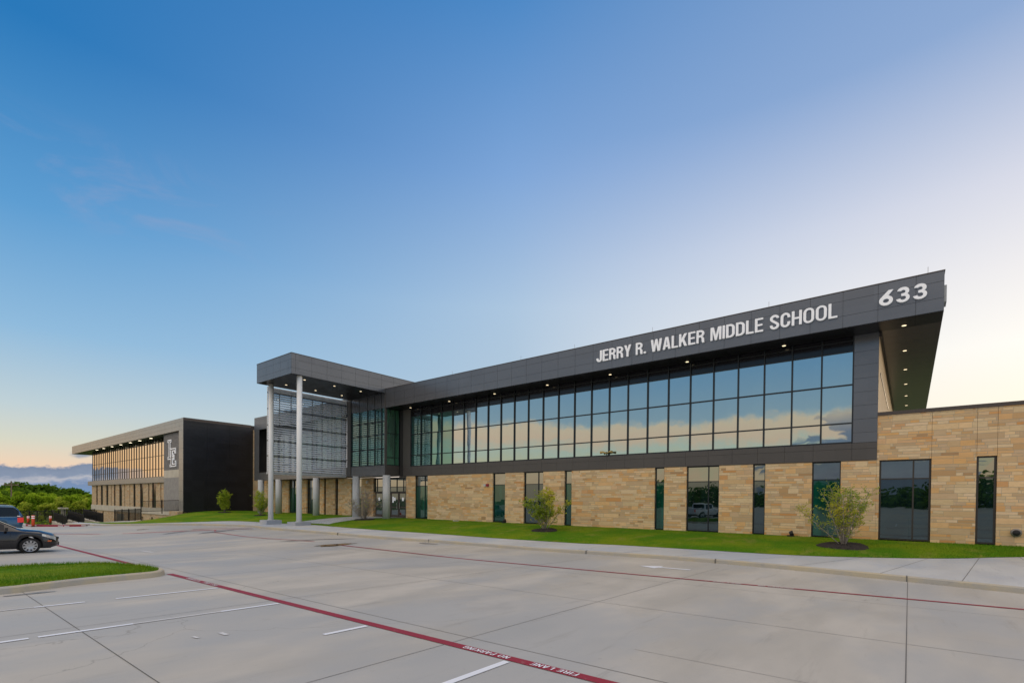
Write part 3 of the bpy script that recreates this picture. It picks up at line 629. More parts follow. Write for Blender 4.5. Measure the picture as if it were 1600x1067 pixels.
# ------------------------------------------------------------------ main school building
F0 = .38; YW = 29.0; YF = 27.43
B = thing('school_building', 'long two-storey stone and glass school building with dark metal roof fascia and white name lettering', 'building', (-30, 29, .38))
def win(parent, x0, x1, z0, z1, y, gm, muls=(), trans=(), fw=.05, fm='mullion', tilt=0., name='window', depth=.10):
    f = MB(); yf = y-.03
    f.box(x0, x0+fw, yf, y+depth, z0, z1); f.box(x1-fw, x1, yf, y+depth, z0, z1); f.box(x0+fw, x1-fw, yf, y+depth, z1-fw, z1); f.box(x0+fw, x1-fw, yf, y+depth, z0, z0+fw)
    for mx in muls: f.box(mx-fw*.45, mx+fw*.45, yf+.002, y+depth-.002, z0+fw, z1-fw)
    xs_ = [x0+fw]+sorted(muls)+[x1-fw]
    for tz in trans:
        for a, b in zip(xs_, xs_[1:]): f.box(a+(fw*.45 if a in muls else 0), b-(fw*.45 if b in muls else 0), yf+.004, y+depth-.004, tz-fw*.4, tz+fw*.4)
    fo = f.build(name, M[fm], parent); p = MB(); q = random.uniform(-tilt, tilt); q2 = random.uniform(-tilt, tilt)
    zt = trans[-1] if trans else z1-.02
    p.add([(x0+.02, y+.02+q, z0+.02), (x1-.02, y+.02-q+q2, z0+.02), (x1-.02, y+.02-q, zt), (x0+.02, y+.02+q+q2*.5, zt)], [(0, 1, 2, 3)]); p.build('pane', M[gm], fo)
    if trans: MB().add([(x0+.02, y+.02+q2, zt), (x1-.02, y+.02+q, zt), (x1-.02, y+.02-q, z1-.02), (x0+.02, y+.02+q, z1-.02)], [(0, 1, 2, 3)]).build('pane', M['glass_top'], fo)
    return fo
# ---- upper curtain wall: 25 bays
BAY = 1.3035; X0 = -2.2
for i in range(25):
    xa, xb = X0-BAY*(i+1), X0-BAY*i
    f = MB(); y = YW+.06; mw = .032
    f.box(xb-mw, xb+mw, y-.07, y+.12, 5.0, 10.14)
    if i == 24: f.box(xa-mw, xa+mw, y-.07, y+.12, 5.0, 10.14)
    for z_, hh in ((5.02, .04), (5.965, .03), (7.815, .03), (9.42, .02), (9.93, .025)): f.box(xa+mw, xb-mw, y-.05, y+.10, z_-hh, z_+hh)
    fo = f.build('window', M['mullion'], B)
    p = MB()
    for za, zb in ((5.0, 5.965), (5.965, 7.815), (7.815, 9.42)):
        q = [random.uniform(-.0045, .0045) for _ in range(3)]
        p.add([(xa, y+.02+q[0], za), (xb, y+.02+q[1], za), (xb, y+.02+q[1]+q[2], zb), (xa, y+.02+q[0]+q[2], zb)], [(0, 1, 2, 3)])
    p.build('pane', M['glass'] if i < 21 else M['glass_teal'], fo)
    MB().box(xa+.01, xb-.01, y+.02, y+.05, 9.42, 10.14).build('dark_panel', M['dark_panel'], fo)  # near-black glossy panel closing the bay above the panes
# narrow green bays between the entrance and the ribbon
def yglass(x0, x1, z0, z1, xw, gm, muls, trans, parent, name='window', sgn=1):   # window in a wall facing +X at x = xw
    f = MB(); fw = .04
    for yy in [x0]+list(muls)+[x1]: f.box(xw-.1, xw+.03, yy-fw/2, yy+fw/2, z0, z1)
    ed = [x0]+list(muls)+[x1]
    for tz in [z0+.02]+list(trans)+[z1-.02]:
        for a, b in zip(ed, ed[1:]): f.box(xw-.1, xw+.028, a+fw/2, b-fw/2, tz-.02, tz+.02)
    fo = f.build(name, M['mullion'], parent); MB().add([(xw-.02, x0, z0), (xw-.02, x1, z0), (xw-.02, x1, z1), (xw-.02, x0, z1)], [(0, 1, 2, 3)]).build('pane', M[gm], fo); return fo
yglass(27.62, 28.98, 5.1, 10.12, -36.42, 'glass_green', (28.5,), (5.8, 7.95), B)
# fascia front and right return: separate panels with open joints
def panels(xs_, zs_, y, mb, gap=.012, t=.03):
    for a, b in zip(xs_, xs_[1:]):
        for c, d in zip(zs_, zs_[1:]): mb.box(a+gap/2, b-gap/2, y, y+t, c+gap/2, d-gap/2)
jx = [1.01]+[.09-1.3035*k for k in range(0, 28)]; jx = [x for x in jx if x > -36.2]+[-36.38]; jx = sorted(jx)
mb = MB(); panels(jx, [10.15, 10.69, 11.38, 11.80], YF, mb)
for yy in [27.46+1.3*k for k in range(21)]: # right end face X=1.01
    for c, d_ in ((10.15, 10.69), (10.69, 11.38), (11.38, 11.8)): mb.box(.98, 1.01, yy+.006, yy+1.294, c+.006, d_-.006)
mb.build('fascia', M['panel'], B)
MB().box(-36.38, .975, YF+.03, 56, 10.16, 11.78).build('roof', M['panel_back'], B)
mb = MB().box(-36.4, 1.03, YF-.02, YF+.10, 11.80, 11.84); mb.box(.90, 1.03, YF+.10, 54.8, 11.80, 11.84); mb.build('roof_edge', M['coping'], B)
MB().box(1.012, 1.10, 27.75, 28.5, 10.6, 11.3).build('roof_drain', M['column'], B)
# soffits, in strips so that joints read
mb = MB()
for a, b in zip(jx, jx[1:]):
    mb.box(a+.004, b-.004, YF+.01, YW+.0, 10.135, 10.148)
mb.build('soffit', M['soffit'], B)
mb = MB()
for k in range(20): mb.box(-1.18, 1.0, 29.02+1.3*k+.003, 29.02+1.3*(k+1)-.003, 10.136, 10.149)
mb.build('soffit', M['soffit_lit'], B)
# lower band and pilaster
bx = sorted([-1.21, -2.2]+[-3.81-1.2835*k for k in range(25)]+[-34.7, -35.8]); bx = [x for x in bx if x > -36.5]
mb = MB(); panels(bx, [4.14, 4.70, 4.985], YW-.03, mb, .010)
mb.build('cladding', M['panel_lower'], B); mb = MB(); panels([-2.17, -1.21], [4.99, 5.47, 6.11, 6.76, 7.40, 8.05, 8.68, 9.32, 10.13], YW-.03, mb, .010); mb.build('pier_cladding', M['panel'], B); mb = MB()
for c, d_ in ((4.14, 4.7), (4.7, 5.08)): mb.box(-36.40, -36.37, 27.46, YW-.032, c+.004, d_-.004)
mb.build('cladding', M['panel_lower'], B)
mb = MB().box(-36.35, -1.22, YW, YW+.28, 4.13, 4.98); mb.box(-2.165, -1.22, YW, YW+.28, 4.98, 10.13); mb.box(-36.37, -34.83, YW+.05, YW+.3, 4.98, 10.13); mb.build('wall_core', M['panel_back'], B)
MB().box(-35.85, -34.85, YW-.01, YW+.05, 4.99, 10.13).build('pier_cladding', M['panel_lower'], B)
yn = (-35.8, -34.85)
# side wall beyond the corner, facing the sun
MB().box(-1.6, -1.215, YW+.28, 54, 6.3, 10.13).build('side_wall', M['tan'], B)
fo = MB().box(-1.216, -1.19, 30.7, 42.3, 8.42, 8.56).build('window', M['mullion'], B)
MB().box(-1.22, -1.14, YW+.28, 54, 9.98, 10.13).build('side_trim', M['coping'], B)
MB().box(-36.3, -1.6, YW+.3, 54, .3, 10.13).build('interior_block', M['dark_panel'], B)
# ground floor stone with slots
slots = [(-34.21, -32.53, 'glass_low', (-33.0,), 3.25), (-25.11, -23.86, 'glass_low', (), 3.25), (-22.10, -20.35, 'glass_dark', (-20.85,), 3.25), (-18.58, -17.99, 'glass_low', (), 3.25), (-12.10, -11.50, 'glass_low', (), 3.25), (-10.17, -8.34, 'glass_dark', (-8.95,), 3.25), (-6.60, -5.99, 'glass_dark', (), 3.25), (-3.85, -2.63, 'glass_low', (), 3.25)]
edge = -35.4
for a, b in [(q[0], q[1]) for q in slots]+[(-1.23, 0)]: MB().box(edge, a, YW, YW+.35, 0, 4.128).build('stone_wall', M['stone'], B); edge = b
for a, b, gm, mu, tz in slots:
    win(B, a, b, F0+.02, 4.128, YW+.14, gm, mu, (tz,), .055, tilt=.004)
# right wing
ztop = 6.2
for q in ((-1.225, -1.12, 0, 6.2), (-1.12, .745, 4.12, ztop), (.755, 2.225, 0, ztop), (2.235, 2.855, 4.15, ztop), (2.865, 16, 0, ztop)): MB().box(q[0], q[1], YW, YW+.35, q[2], q[3]).build('stone_wall', M['stone'], B)
MB().box(-1.2, 15.9, YW+.36, 52, 0, 6.15).build('wing_block', M['panel_back'], B)
MB().box(-1.22, 16.05, YW-.04, YW+.45, 6.2, 6.36).build('coping', M['coping'], B)
win(B, -1.12, .745, F0+.03, 4.12, YW+.14, 'glass_dark', (.13,), (3.24,), .07, 'mullion_lt', tilt=.004)
win(B, 2.235, 2.855, F0+.03, 4.15, YW+.14, 'glass_dark', (), (3.24,), .07, 'mullion_lt', tilt=.004)
# vent pipe, horn, fixtures
o = MB().tube([(3.46, YW+.05, .94), (3.46, YW-.12, .94)], .17, 20).build('drain_pipe', M['lamp_ring'], B, True); MB().tube([(3.46, YW-.1, .94), (3.46, YW-.125, .94)], .12, 20).build('pipe_mouth', M['panel_back'], o, True)
# downlights
def downlight(x, y, z, parent, k=1.):
    o = MB().tube([(x, y, z+.02), (x, y, z-.012)], .115*k, 16).build('downlight', M['lamp_ring'], parent, True)
    MB().tube([(x, y, z-.012), (x, y, z-.02)], .085*k, 16).build('lens', M['lamp'] if k < 2 else M['lamp_far'], o)
for x in (-5.14, -10.1, -15.0, -19.85, -24.7, -29.6, -34.45): downlight(x, 28.66, 10.135, B)
for y in (28.62, 33.35, 38.05, 42.7, 47.35, 52.0): downlight(-.30, y, 10.136, B)
# rooftop lightning rods
for x in (-29, -22, -17.5, -12.1, -5.82, .49): MB().tube([(x, 28.4, 11.78), (x, 28.4, 12.45)], .009, 5).build('lightning_rod', M['lamp_ring'], B)
# lettering on the fascia
def lettering(s, x0, x1, z0, z1, bold=.105, spacing=1.):
    o = place_text(s, M['letter'], 'sign_lettering', (x0, YF-.075, z0), (1, 0, 0), (0, 0, 1), x1-x0, z1-z0, B, bold=bold, depth=.045, spacing=spacing); return o
lettering('JERRY R. WALKER MIDDLE SCHOOL', -15.25, -2.72, 10.655, 11.335, .085)
lettering('633', -1.17, .46, 10.79, 11.42, .16)
# ---- entrance block and link (fascia plane, X -61.8 .. -36.4)
mb = MB(); ex = sorted([-61.8, -60.5, -36.42]+[-59.2+1.3035*k for k in range(17)]+[-37.4]); ex = [x for x in ex if x <= -36.4]
panels(ex, [10.15, 10.69, 11.38, 11.65], YF, mb); panels([-61.8, -60.53], [5.07, 5.24, 6.4, 7.6, 8.8, 10.15], YF, mb); panels(ex, [4.14, 4.70, 5.06], YF, mb)
mb.build('fascia', M['panel'], B)
MB().box(-61.79, -61.6, YF+.03, 40, 4.15, 11.63).build('link_side', M['panel_lower'], B)
MB().box(-61.79, -36.44, YF+.03, 40, 10.2, 11.62).build('roof', M['panel_back'], B)
MB().box(-61.6, -36.42, YF+.03, YW+.1, 4.145, 5.04).build('link_floor', M['soffit'], B)
# glazing behind the screen, set back
mb = MB(); 
for k in range(5):
    xa, xb = -60.5+3.75*k, -60.5+3.75*(k+1); f = MB(); yy = YF+.9; f.box(xa-.03, xa+.03, yy-.05, yy+.08, 5.05, 10.15)
    for zz in (5.9, 7.3, 8.7): f.box(xa+.03, xb-.03, yy-.04, yy+.06, zz-.025, zz+.025)
    fo = f.build('window', M['mullion'], B); MB().add([(xa, yy, 5.05), (xb, yy, 5.05), (xb, yy, 10.15), (xa, yy, 10.15)], [(0, 1, 2, 3)]).build('pane', M['backing'] if k > 0 else M['dark_panel'], fo)
# clad pillar and teal glazed bay X -41.6 .. -36.45
MB().box(-42.15, -41.62, YF-.06, YF+.2, 4.14, 11.46).build('corner_post', M['panel_lower'], B)
MB().box(-61.6, -41.62, YW+.1, 38, 5.0, 10.15).build('interior_block', M['dark_panel'], B)
for a, b in zip([-41.6, -40.3, -39.05, -37.95, -36.95], [-40.3, -39.05, -37.95, -36.95, -36.5]):
    f = MB(); yy = YF+.06; f.box(a-.035, a+.035, yy-.07, yy+.1, 5.06, 11.4)
    for zz in (5.10, 6.56, 7.84, 8.98, 10.24, 11.3): f.box(a+.035, b-.035, yy-.05, yy+.08, zz-.04, zz+.04)
    fo = f.build('window', M['mullion'], B); p = MB()
    for za, zb in zip((5.06, 6.56, 7.84, 8.98, 10.24), (6.56, 7.84, 8.98, 10.24, 11.4)):
        q = [random.uniform(-.004, .004) for _ in range(2)]; p.add([(a, yy+q[0], za), (b, yy+q[1], za), (b, yy+q[1], zb), (a, yy+q[0], zb)], [(0, 1, 2, 3)])
    p.build('pane', M['glass_teal'], fo)
MB().box(-36.5, -36.38, YF-.005, YF+.2, 5.06, 11.4).build('corner_post', M['panel_lower'], B)
# ground floor behind the round columns
gs = [(-62.7, -59.8), (-58.2, -56.55), (-54.8, -52.55), (-50.14, -49.0), (-48.6, -46.9), (-46.3, -43.9), (-42.2, -40.3)]
for a, b in gs: MB().box(a, b, YW+.001, YW+.35, 0, 4.12).build('stone_wall', M['stone'], B)
for a, b, gm in ((-59.8, -58.2, 'glass_dark'), (-56.55, -54.8, 'glass_low'), (-52.55, -50.14, 'glass_dark'), (-49.0, -48.6, 'glass_dark'), (-46.9, -46.3, 'glass_dark'), (-43.9, -42.2, 'glass_dark')):
    win(B, a, b, F0, 4.12, YW+.2, gm, ((a+b)/2,) if b-a > 1.4 else (), (3.25,) if b-a > .7 else (), .05)
MB().box(-62.7, -36.4, YW+.4, 38, 0, 4.1).build('interior_block', M['dark_panel'], B)
# entrance doors
MB().box(-36.4, -35.4, YW+.0, YW+.35, 4.0, 4.12).build('lintel', M['panel_lower'], B)
f = win(B, -40.3, -35.4, 2.72, 4.0, YW+.16, 'glass_dark', (-39.85, -38.9, -37.9, -36.9, -35.95), (3.2,), .06)
for k in range(4):
    xa = -40.1+1.17*k; xb = xa+1.12; dr = MB(); y = YW+.15
    dr.box(xa, xa+.10, y, y+.05, F0, 2.70); dr.box(xb-.10, xb, y, y+.05, F0, 2.70); dr.box(xa+.1, xb-.1, y, y+.05, 2.58, 2.70); dr.box(xa+.1, xb-.1, y, y+.05, F0, F0+.25); dr.box(xa+.1, xb-.1, y, y+.05, 1.28, 1.38)
    do = dr.build('door', M['coping'], B); MB().box(xa+.1, xb-.1, y+.02, y+.03, F0+.25, 2.58).build('pane', M['glass_dark'], do)
    hx_ = xb-.17 if k % 2 == 0 else xa+.17; MB().tube([(hx_, y-.06, 1.2), (hx_, y-.06, 1.75)], .018, 8).build('handle', M['chrome'], do)
    MB().box(xa+.43, xa+.68, y+.005, y+.012, 1.92, 2.22).build('notice', M['letter'], do)
    if k == 2: MB().box(xa+.20, xa+.40, y+.005, y+.012, 1.75, 2.3).build('notice', M['letter'], do)
MB().box(-40.3, -35.4, YW+.1, YW+.34, 2.70, 2.72).build('door_head', M['mullion'], B)
MB().box(-41.3, -41.05, YW-.12, YW+.0, 3.55, 3.85).build('wall_lamp', M['letter_side'], B)
MB().box(-35.46, -35.40, YW-.02, YW+.2, F0, 4.0).build('door_jamb', M['coping'], B)
# round columns
for x in (-60.0, -55.7, -47.75, -40.75, -36.15):
    o = MB().tube([(x, 27.42, .0), (x, 27.42, 4.17)], .335, 28).build('round_column', M['column'], B, True)
    o.data.polygons.foreach_set('use_smooth', [len(p.vertices) == 4 for p in o.data.polygons])
    MB().tube([(x, 27.42, 2.0), (x, 27.42, 2.012)], .337, 28, False).build('column_joint', M['joint_lt'], o)
# ---- entrance canopy
CX0, CX1, CY0, CY1, CZ0, CZ1 = -42.05, -36.4, 18.85, 33., 11.46, 12.99
mb = MB(); rows = [CZ0, 11.91, 12.53, CZ1]
yj = [CY0+.32+1.305*k for k in range(11)]; yj = [CY0]+yj
for a, b in zip(yj, yj[1:]):
    for c, d_ in zip(rows, rows[1:]): mb.box(CX1-.03, CX1, a+.006, b-.006, c+.006, d_-.006)
xj = [CX0, -41.6, -40.42, -39.24, -38.06, -36.88, CX1]
for a, b in zip(xj, xj[1:]):
    for c, d_ in zip(rows, rows[1:]): mb.box(a+.006, b-.006, CY0-.0, CY0+.03, c+.006, d_-.006) if b < -36.5 else mb.box(a+.006, b-.034, CY0, CY0+.03, c+.006, d_-.006)
mb.build('canopy_fascia', M['panel'], B)
MB().box(CX0, CX1-.035, CY0+.035, CY1, CZ0+.02, CZ1-.02).build('canopy', M['panel_back'], B)
MB().box(CX0-.01, CX1+.02, CY0-.02, CY1, CZ1, CZ1+.04).build('canopy_edge', M['coping'], B)
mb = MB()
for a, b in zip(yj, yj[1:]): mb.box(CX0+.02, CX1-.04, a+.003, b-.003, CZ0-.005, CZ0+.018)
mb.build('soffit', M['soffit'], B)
for x, y in ((-40.47, 20.52), (-37.58, 20.54), (-40.48, 23.13), (-37.58, 23.16), (-40.48, 25.7), (-37.58, 25.7), (-40.45, 28.9)):
    if y < 27.3: downlight(x, y, CZ0-.006, B)
for x, y in ((-36.75, 19.68), (-41.36, 19.7)):
    o = MB().tube([(x, y, .25), (x, y, CZ0-.004)], .20, 28).build('canopy_column', M['tallcol'], B, True)
    MB().tube([(x, y, .25), (x, y, .30)], .26, 24).build('base_plate', M['column'], o)
    ft = MB(); x_, y_ = x+.0, y+.0; ft.box(x_-.62, x_+.62, y_-.62, y_+.62, -.35, .25); fo = ft.build('column_footing', M['footing'], B)
# ---- louvred glass screen under the canopy
XS = -42.4
SC = thing('glass_screen', 'tall louvred clear glass screen wall standing under the left side of the entrance canopy', 'glass screen', (XS, 23.6, 4.25))
ym = [19.9, 20.92, 21.94, 22.93, 23.91, 24.9, 25.88, 26.88, 27.36]
for i, yy in enumerate(ym): MB().box(XS-.04, XS+.04, yy-.022, yy+.022, 4.25, 11.45).build('mullion', M['mullion'] if i else M['tallcol'], SC)
for a, b in zip(ym, ym[1:]):
    MB().box(XS-.006, XS+.006, a+.024, b-.024, 4.27, 11.42).build('pane', M['screen'], SC)
zr = [4.27, 5.63, 6.92, 8.22, 9.6, 10.95]
for zz in zr: MB().box(XS+.045, XS+.13, 19.85, 27.38, zz-.045, zz+.045).build('rail', M['panel'] if zz > 5 else M['column'], SC)
mb = MB()
for a, b in zip(zr, zr[1:]+[11.45]):
    n = 7
    for k in range(1, n): 
        zz = a+(b-a)*k/n; mb.add([(XS+.05, 19.88, zz+.045), (XS+.05, 27.36, zz+.045), (XS+.12, 27.36, zz-.045), (XS+.12, 19.88, zz-.045), (XS+.055, 19.88, zz+.055), (XS+.055, 27.36, zz+.055), (XS+.125, 27.36, zz-.035), (XS+.125, 19.88, zz-.035)], [(0, 1, 2, 3), (4, 7, 6, 5), (0, 4, 5, 1), (1, 5, 6, 2), (2, 6, 7, 3), (3, 7, 4, 0)])
mb.build('louvre_blade', M['louvre'], SC)
MB().box(XS-.12, XS+.045, 19.88, 27.36, 4.10, 4.249).build('bottom_beam', M['column'], SC)
# entrance path
def zpath(x, y): return zlawn(x, y)
pa = [(-35.2, 21.25), (-36.1, 22.6), (-37.2, 25.2), (-37.3, 27.6), (-35.6, 28.98)]; pb = [(-40.4, 21.25), (-40.9, 22.6), (-41.4, 25.2), (-41.6, 27.6), (-41.6, 28.98)]
A_, B_ = resample(pa, 5), resample(pb, 5); mb = MB()
for i in range(len(A_)-1):
    for k in range(6):
        def pp(i, k): t = k/6; x, y = A_[i][0]+(B_[i][0]-A_[i][0])*t, A_[i][1]+(B_[i][1]-A_[i][1])*t; return (x, y, zlawn(x, y)+.018)
        mb.add([pp(i, k), pp(i+1, k), pp(i+1, k+1), pp(i, k+1)], [(0, 1, 2, 3)])
struct(mb, 'entrance_path', M['walk'], True)
# ---- stone link wall behind
LW = MB().box(-69.4, -61.85, 30.4, 40, 0, 11.1).build('link_wall', M['stone_far'], B)

# ------------------------------------------------------------------ left classroom wing
L = thing('classroom_wing', 'far school wing with champagne metal roof edge, gold reflecting windows and black side wall', 'building', (-95, 24, .35))
XR, XL_, YL = -68.8, -127.7, 22.16; YG = 23.73
mb = MB(); lx = [XL_+1.31*k for k in range(45)]; lx = [x for x in lx if x < XR-.5]+[XR]
panels(lx, [10.24, 10.76, 11.28, 11.70], YL, mb, .014); panels([-70.2, XR], [.3, 1.5, 2.8, 4.1, 5.4, 6.7, 8.0, 9.2, 10.24], YL, mb, .014)
mb.build('fascia', M['bright_panel'], L)
MB().box(XL_+.02, XR-.03, YL+.03, 60, 10.26, 11.68).build('roof', M['panel_back'], L)
mb = MB()
zz = [.3+.475*k for k in range(25)]
for a, b in zip([22.19, 24.8, 27.4, 30.05], [24.8, 27.4, 30.05, 30.1]):
    if b-a < 1: continue
    for c, d_ in zip(zz, zz[1:]+[11.7]):
        if d_ > c: mb.box(XR-.03, XR, a+.006, b-.006, c+.005, min(d_, 11.7)-.005)
mb.build('side_wall', M['black_panel'], L)
MB().box(-70.2, XR-.035, YL+.035, 40, .2, 10.25).build('wall_core', M['panel_back'], L)
MB().box(XR-.02, XR+.012, YL+.03, 30.1, 11.4, 11.72).build('side_edge', M['coping'], L)
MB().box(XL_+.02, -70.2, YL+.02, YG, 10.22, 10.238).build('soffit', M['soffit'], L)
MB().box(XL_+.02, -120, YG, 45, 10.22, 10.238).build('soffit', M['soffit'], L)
for x in (-111.9, -107.4, -102.3, -97.3, -92.3, -87.8, -82.8): downlight(x, 22.75, 10.22, L, 2.2)
# grey brick panel with school emblem
MB().box(-76.6, -70.2, YL+.30, YG+1, 5.52, 10.2).build('brick_panel', M['grey_brick'], L)
MB().box(-76.6, -70.2, YL+.30, YG+1, 4.55, 5.52).build('pale_band', M['plinth'], L)
MB().box(-76.6, -70.2, YL+.30, YG+1, .2, 4.55).build('brick_panel', M['grey_brick_lt'], L)
ye = YL+.28
def slab(poly, ox, oz, sx, sz): return [(ox+u*sx, oz+v*sz) for u, v in poly]
Lp = [(0, 0), (1, 0), (1, .30), (.84, .30), (.84, .17), (.46, .17), (.46, .86), (.62, .86), (.62, 1), (0, 1), (0, .86), (.16, .86), (.16, .14), (0, .14)]
Ep = [(0, 0), (1, 0), (1, .32), (.84, .32), (.84, .17), (.46, .17), (.46, .43), (.60, .43), (.60, .36), (.72, .36), (.72, .64), (.60, .64), (.60, .57), (.46, .57), (.46, .83), (.80, .83), (.80, .70), (.96, .70), (.96, 1), (0, 1), (0, .86), (.16, .86), (.16, .14), (0, .14)]
def emb(poly, ox, oz, sx, sz, t0, face):
    p = slab(poly, ox, oz, sx, sz); o = MB(); n = len(p)
    o.prism(p, ye-t0, ye); e = o.build('emblem_letter', M['letter'], L)
    f = MB()
    for u0, u1, v0, v1 in face: f.box(ox+u0*sx, ox+u1*sx, ye-t0-.015, ye-t0+.01, oz+v0*sz, oz+v1*sz)
    f.build('emblem_face', M['grey_brick'], e)
LF = [(.245, .375, .075, .925), (.06, .245, .05, .09), (.06, .245, .91, .95), (.375, .94, .05, .115), (.375, .56, .91, .95), (.88, .94, .115, .25)]
EF = [(.245, .375, .08, .92), (.06, .245, .05, .09), (.06, .245, .91, .95), (.375, .94, .05, .115), (.375, .90, .885, .95), (.375, .64, .475, .525), (.88, .94, .115, .27)]
emb(Lp, -75.0, 6.85, 2.1, 2.55, .04, LF); emb(Ep, -74.1, 5.9, 2.15, 2.35, .08, EF)
# ribbon windows
nb = 34; lw0, lw1 = -119.7, -76.7; bw = (lw1-lw0)/nb
for i in range(nb):
    xa, xb = lw0+bw*i, lw0+bw*(i+1); f = MB(); f.box(xa-.04, xa+.04, YG-.06, YG+.1, 4.86, 10.22)
    for zz_ in (4.9, 6.02, 7.85, 9.72): f.box(xa+.04, xb-.04, YG-.04, YG+.08, zz_-.035, zz_+.035)
    fo = f.build('window', M['mullion_lt'], L); q = [random.uniform(-.004, .004) for _ in range(2)]
    MB().add([(xa, YG+q[0], 4.86), (xb, YG+q[1], 4.86), (xb, YG+q[1], 9.72), (xa, YG+q[0], 9.72)], [(0, 1, 2, 3)]).build('pane', M['glass_left'], fo)
    MB().box(xa+.04, xb-.04, YG+.01, YG+.04, 9.72, 10.22).build('dark_panel', M['dark_panel'], fo)
MB().box(lw0-.03, -76.7, YG+.11, 45, 4.9, 10.2).build('interior_block', M['dark_panel'], L)
mb = MB(); panels([-121.7]+[-120.4+2.6*k for k in range(17)]+[-76.65], [4.06, 4.86], YG-.35, mb, .012, .3); mb.build('band', M['bright_panel'], L)
MB().box(-121.68, -76.66, YG-.05, 44, 4.08, 4.84).build('band_core', M['panel_back'], L)
pr = [(-119.26, -116.95), (-115.99, -113.78), (-112.32, -110.22), (-108.79, -107.18), (-106.79, -105.33), (-104.46, -102.26), (-100.67, -99.34), (-98.99, -96.54), (-96.24, -94.59), (-93.45, -91.29), (-89.76, -87.43), (-86.92, -85.75), (-84.01, -82.09), (-81.77, -80.2), (-79.2, -76.66)]
pr[0] = (-120.1, -116.95)
for a, b in pr: MB().box(a, b, YG-.06, YG+.5, .5, 4.055).build('stone_pier', M['stone_far'], L)
for (a, b), (c, d_) in zip(pr, pr[1:]):
    if c-b > .3: win(L, b, c, .5, 4.055, YG+.04, 'dark_panel', (), (), .06, name='window')
MB().box(-120.1, -76.66, YG+.45, 44, -3.4, 4.05).build('wall_core', M['coping'], L)
mb = MB(); mb.prism([(-120.4, -.42), (-70.2, -.42), (-70.2, .30), (-80, .5), (-120.4, .5)], YG-.12, YG+.44); mb.build('concrete_plinth', M['plinth'], L)
mb = MB(); edge = -120.3
for a in (-117.5, -113.0, -104.0, -97.5, -90.8, -86.4, -82.9, -80.3):
    mb.box(edge, a, YG, YG+.44, -3.4, -.42); mb.box(a, a+.9, YG, YG+.44, -.9 if a > -92 else -.55, -.42); edge = a+.9
mb.box(edge, -70.3, YG, YG+.44, -3.4, -.42); mb.build('lower_stone_wall', M['stone_far'], L)
MB().box(-103.9, -99.8, YG-.03, YG+.02, -3.3, -.75).build('service_door', M['lamp_ring'], L)
# retaining stone at the lawn edge
tag(MB().box(-71.6, -68.7, 21.55, 22.1, -1.6, .33).build('retaining_wall', M['stone_far']), 'low pale stone retaining wall at the corner of the black side wall', 'wall')
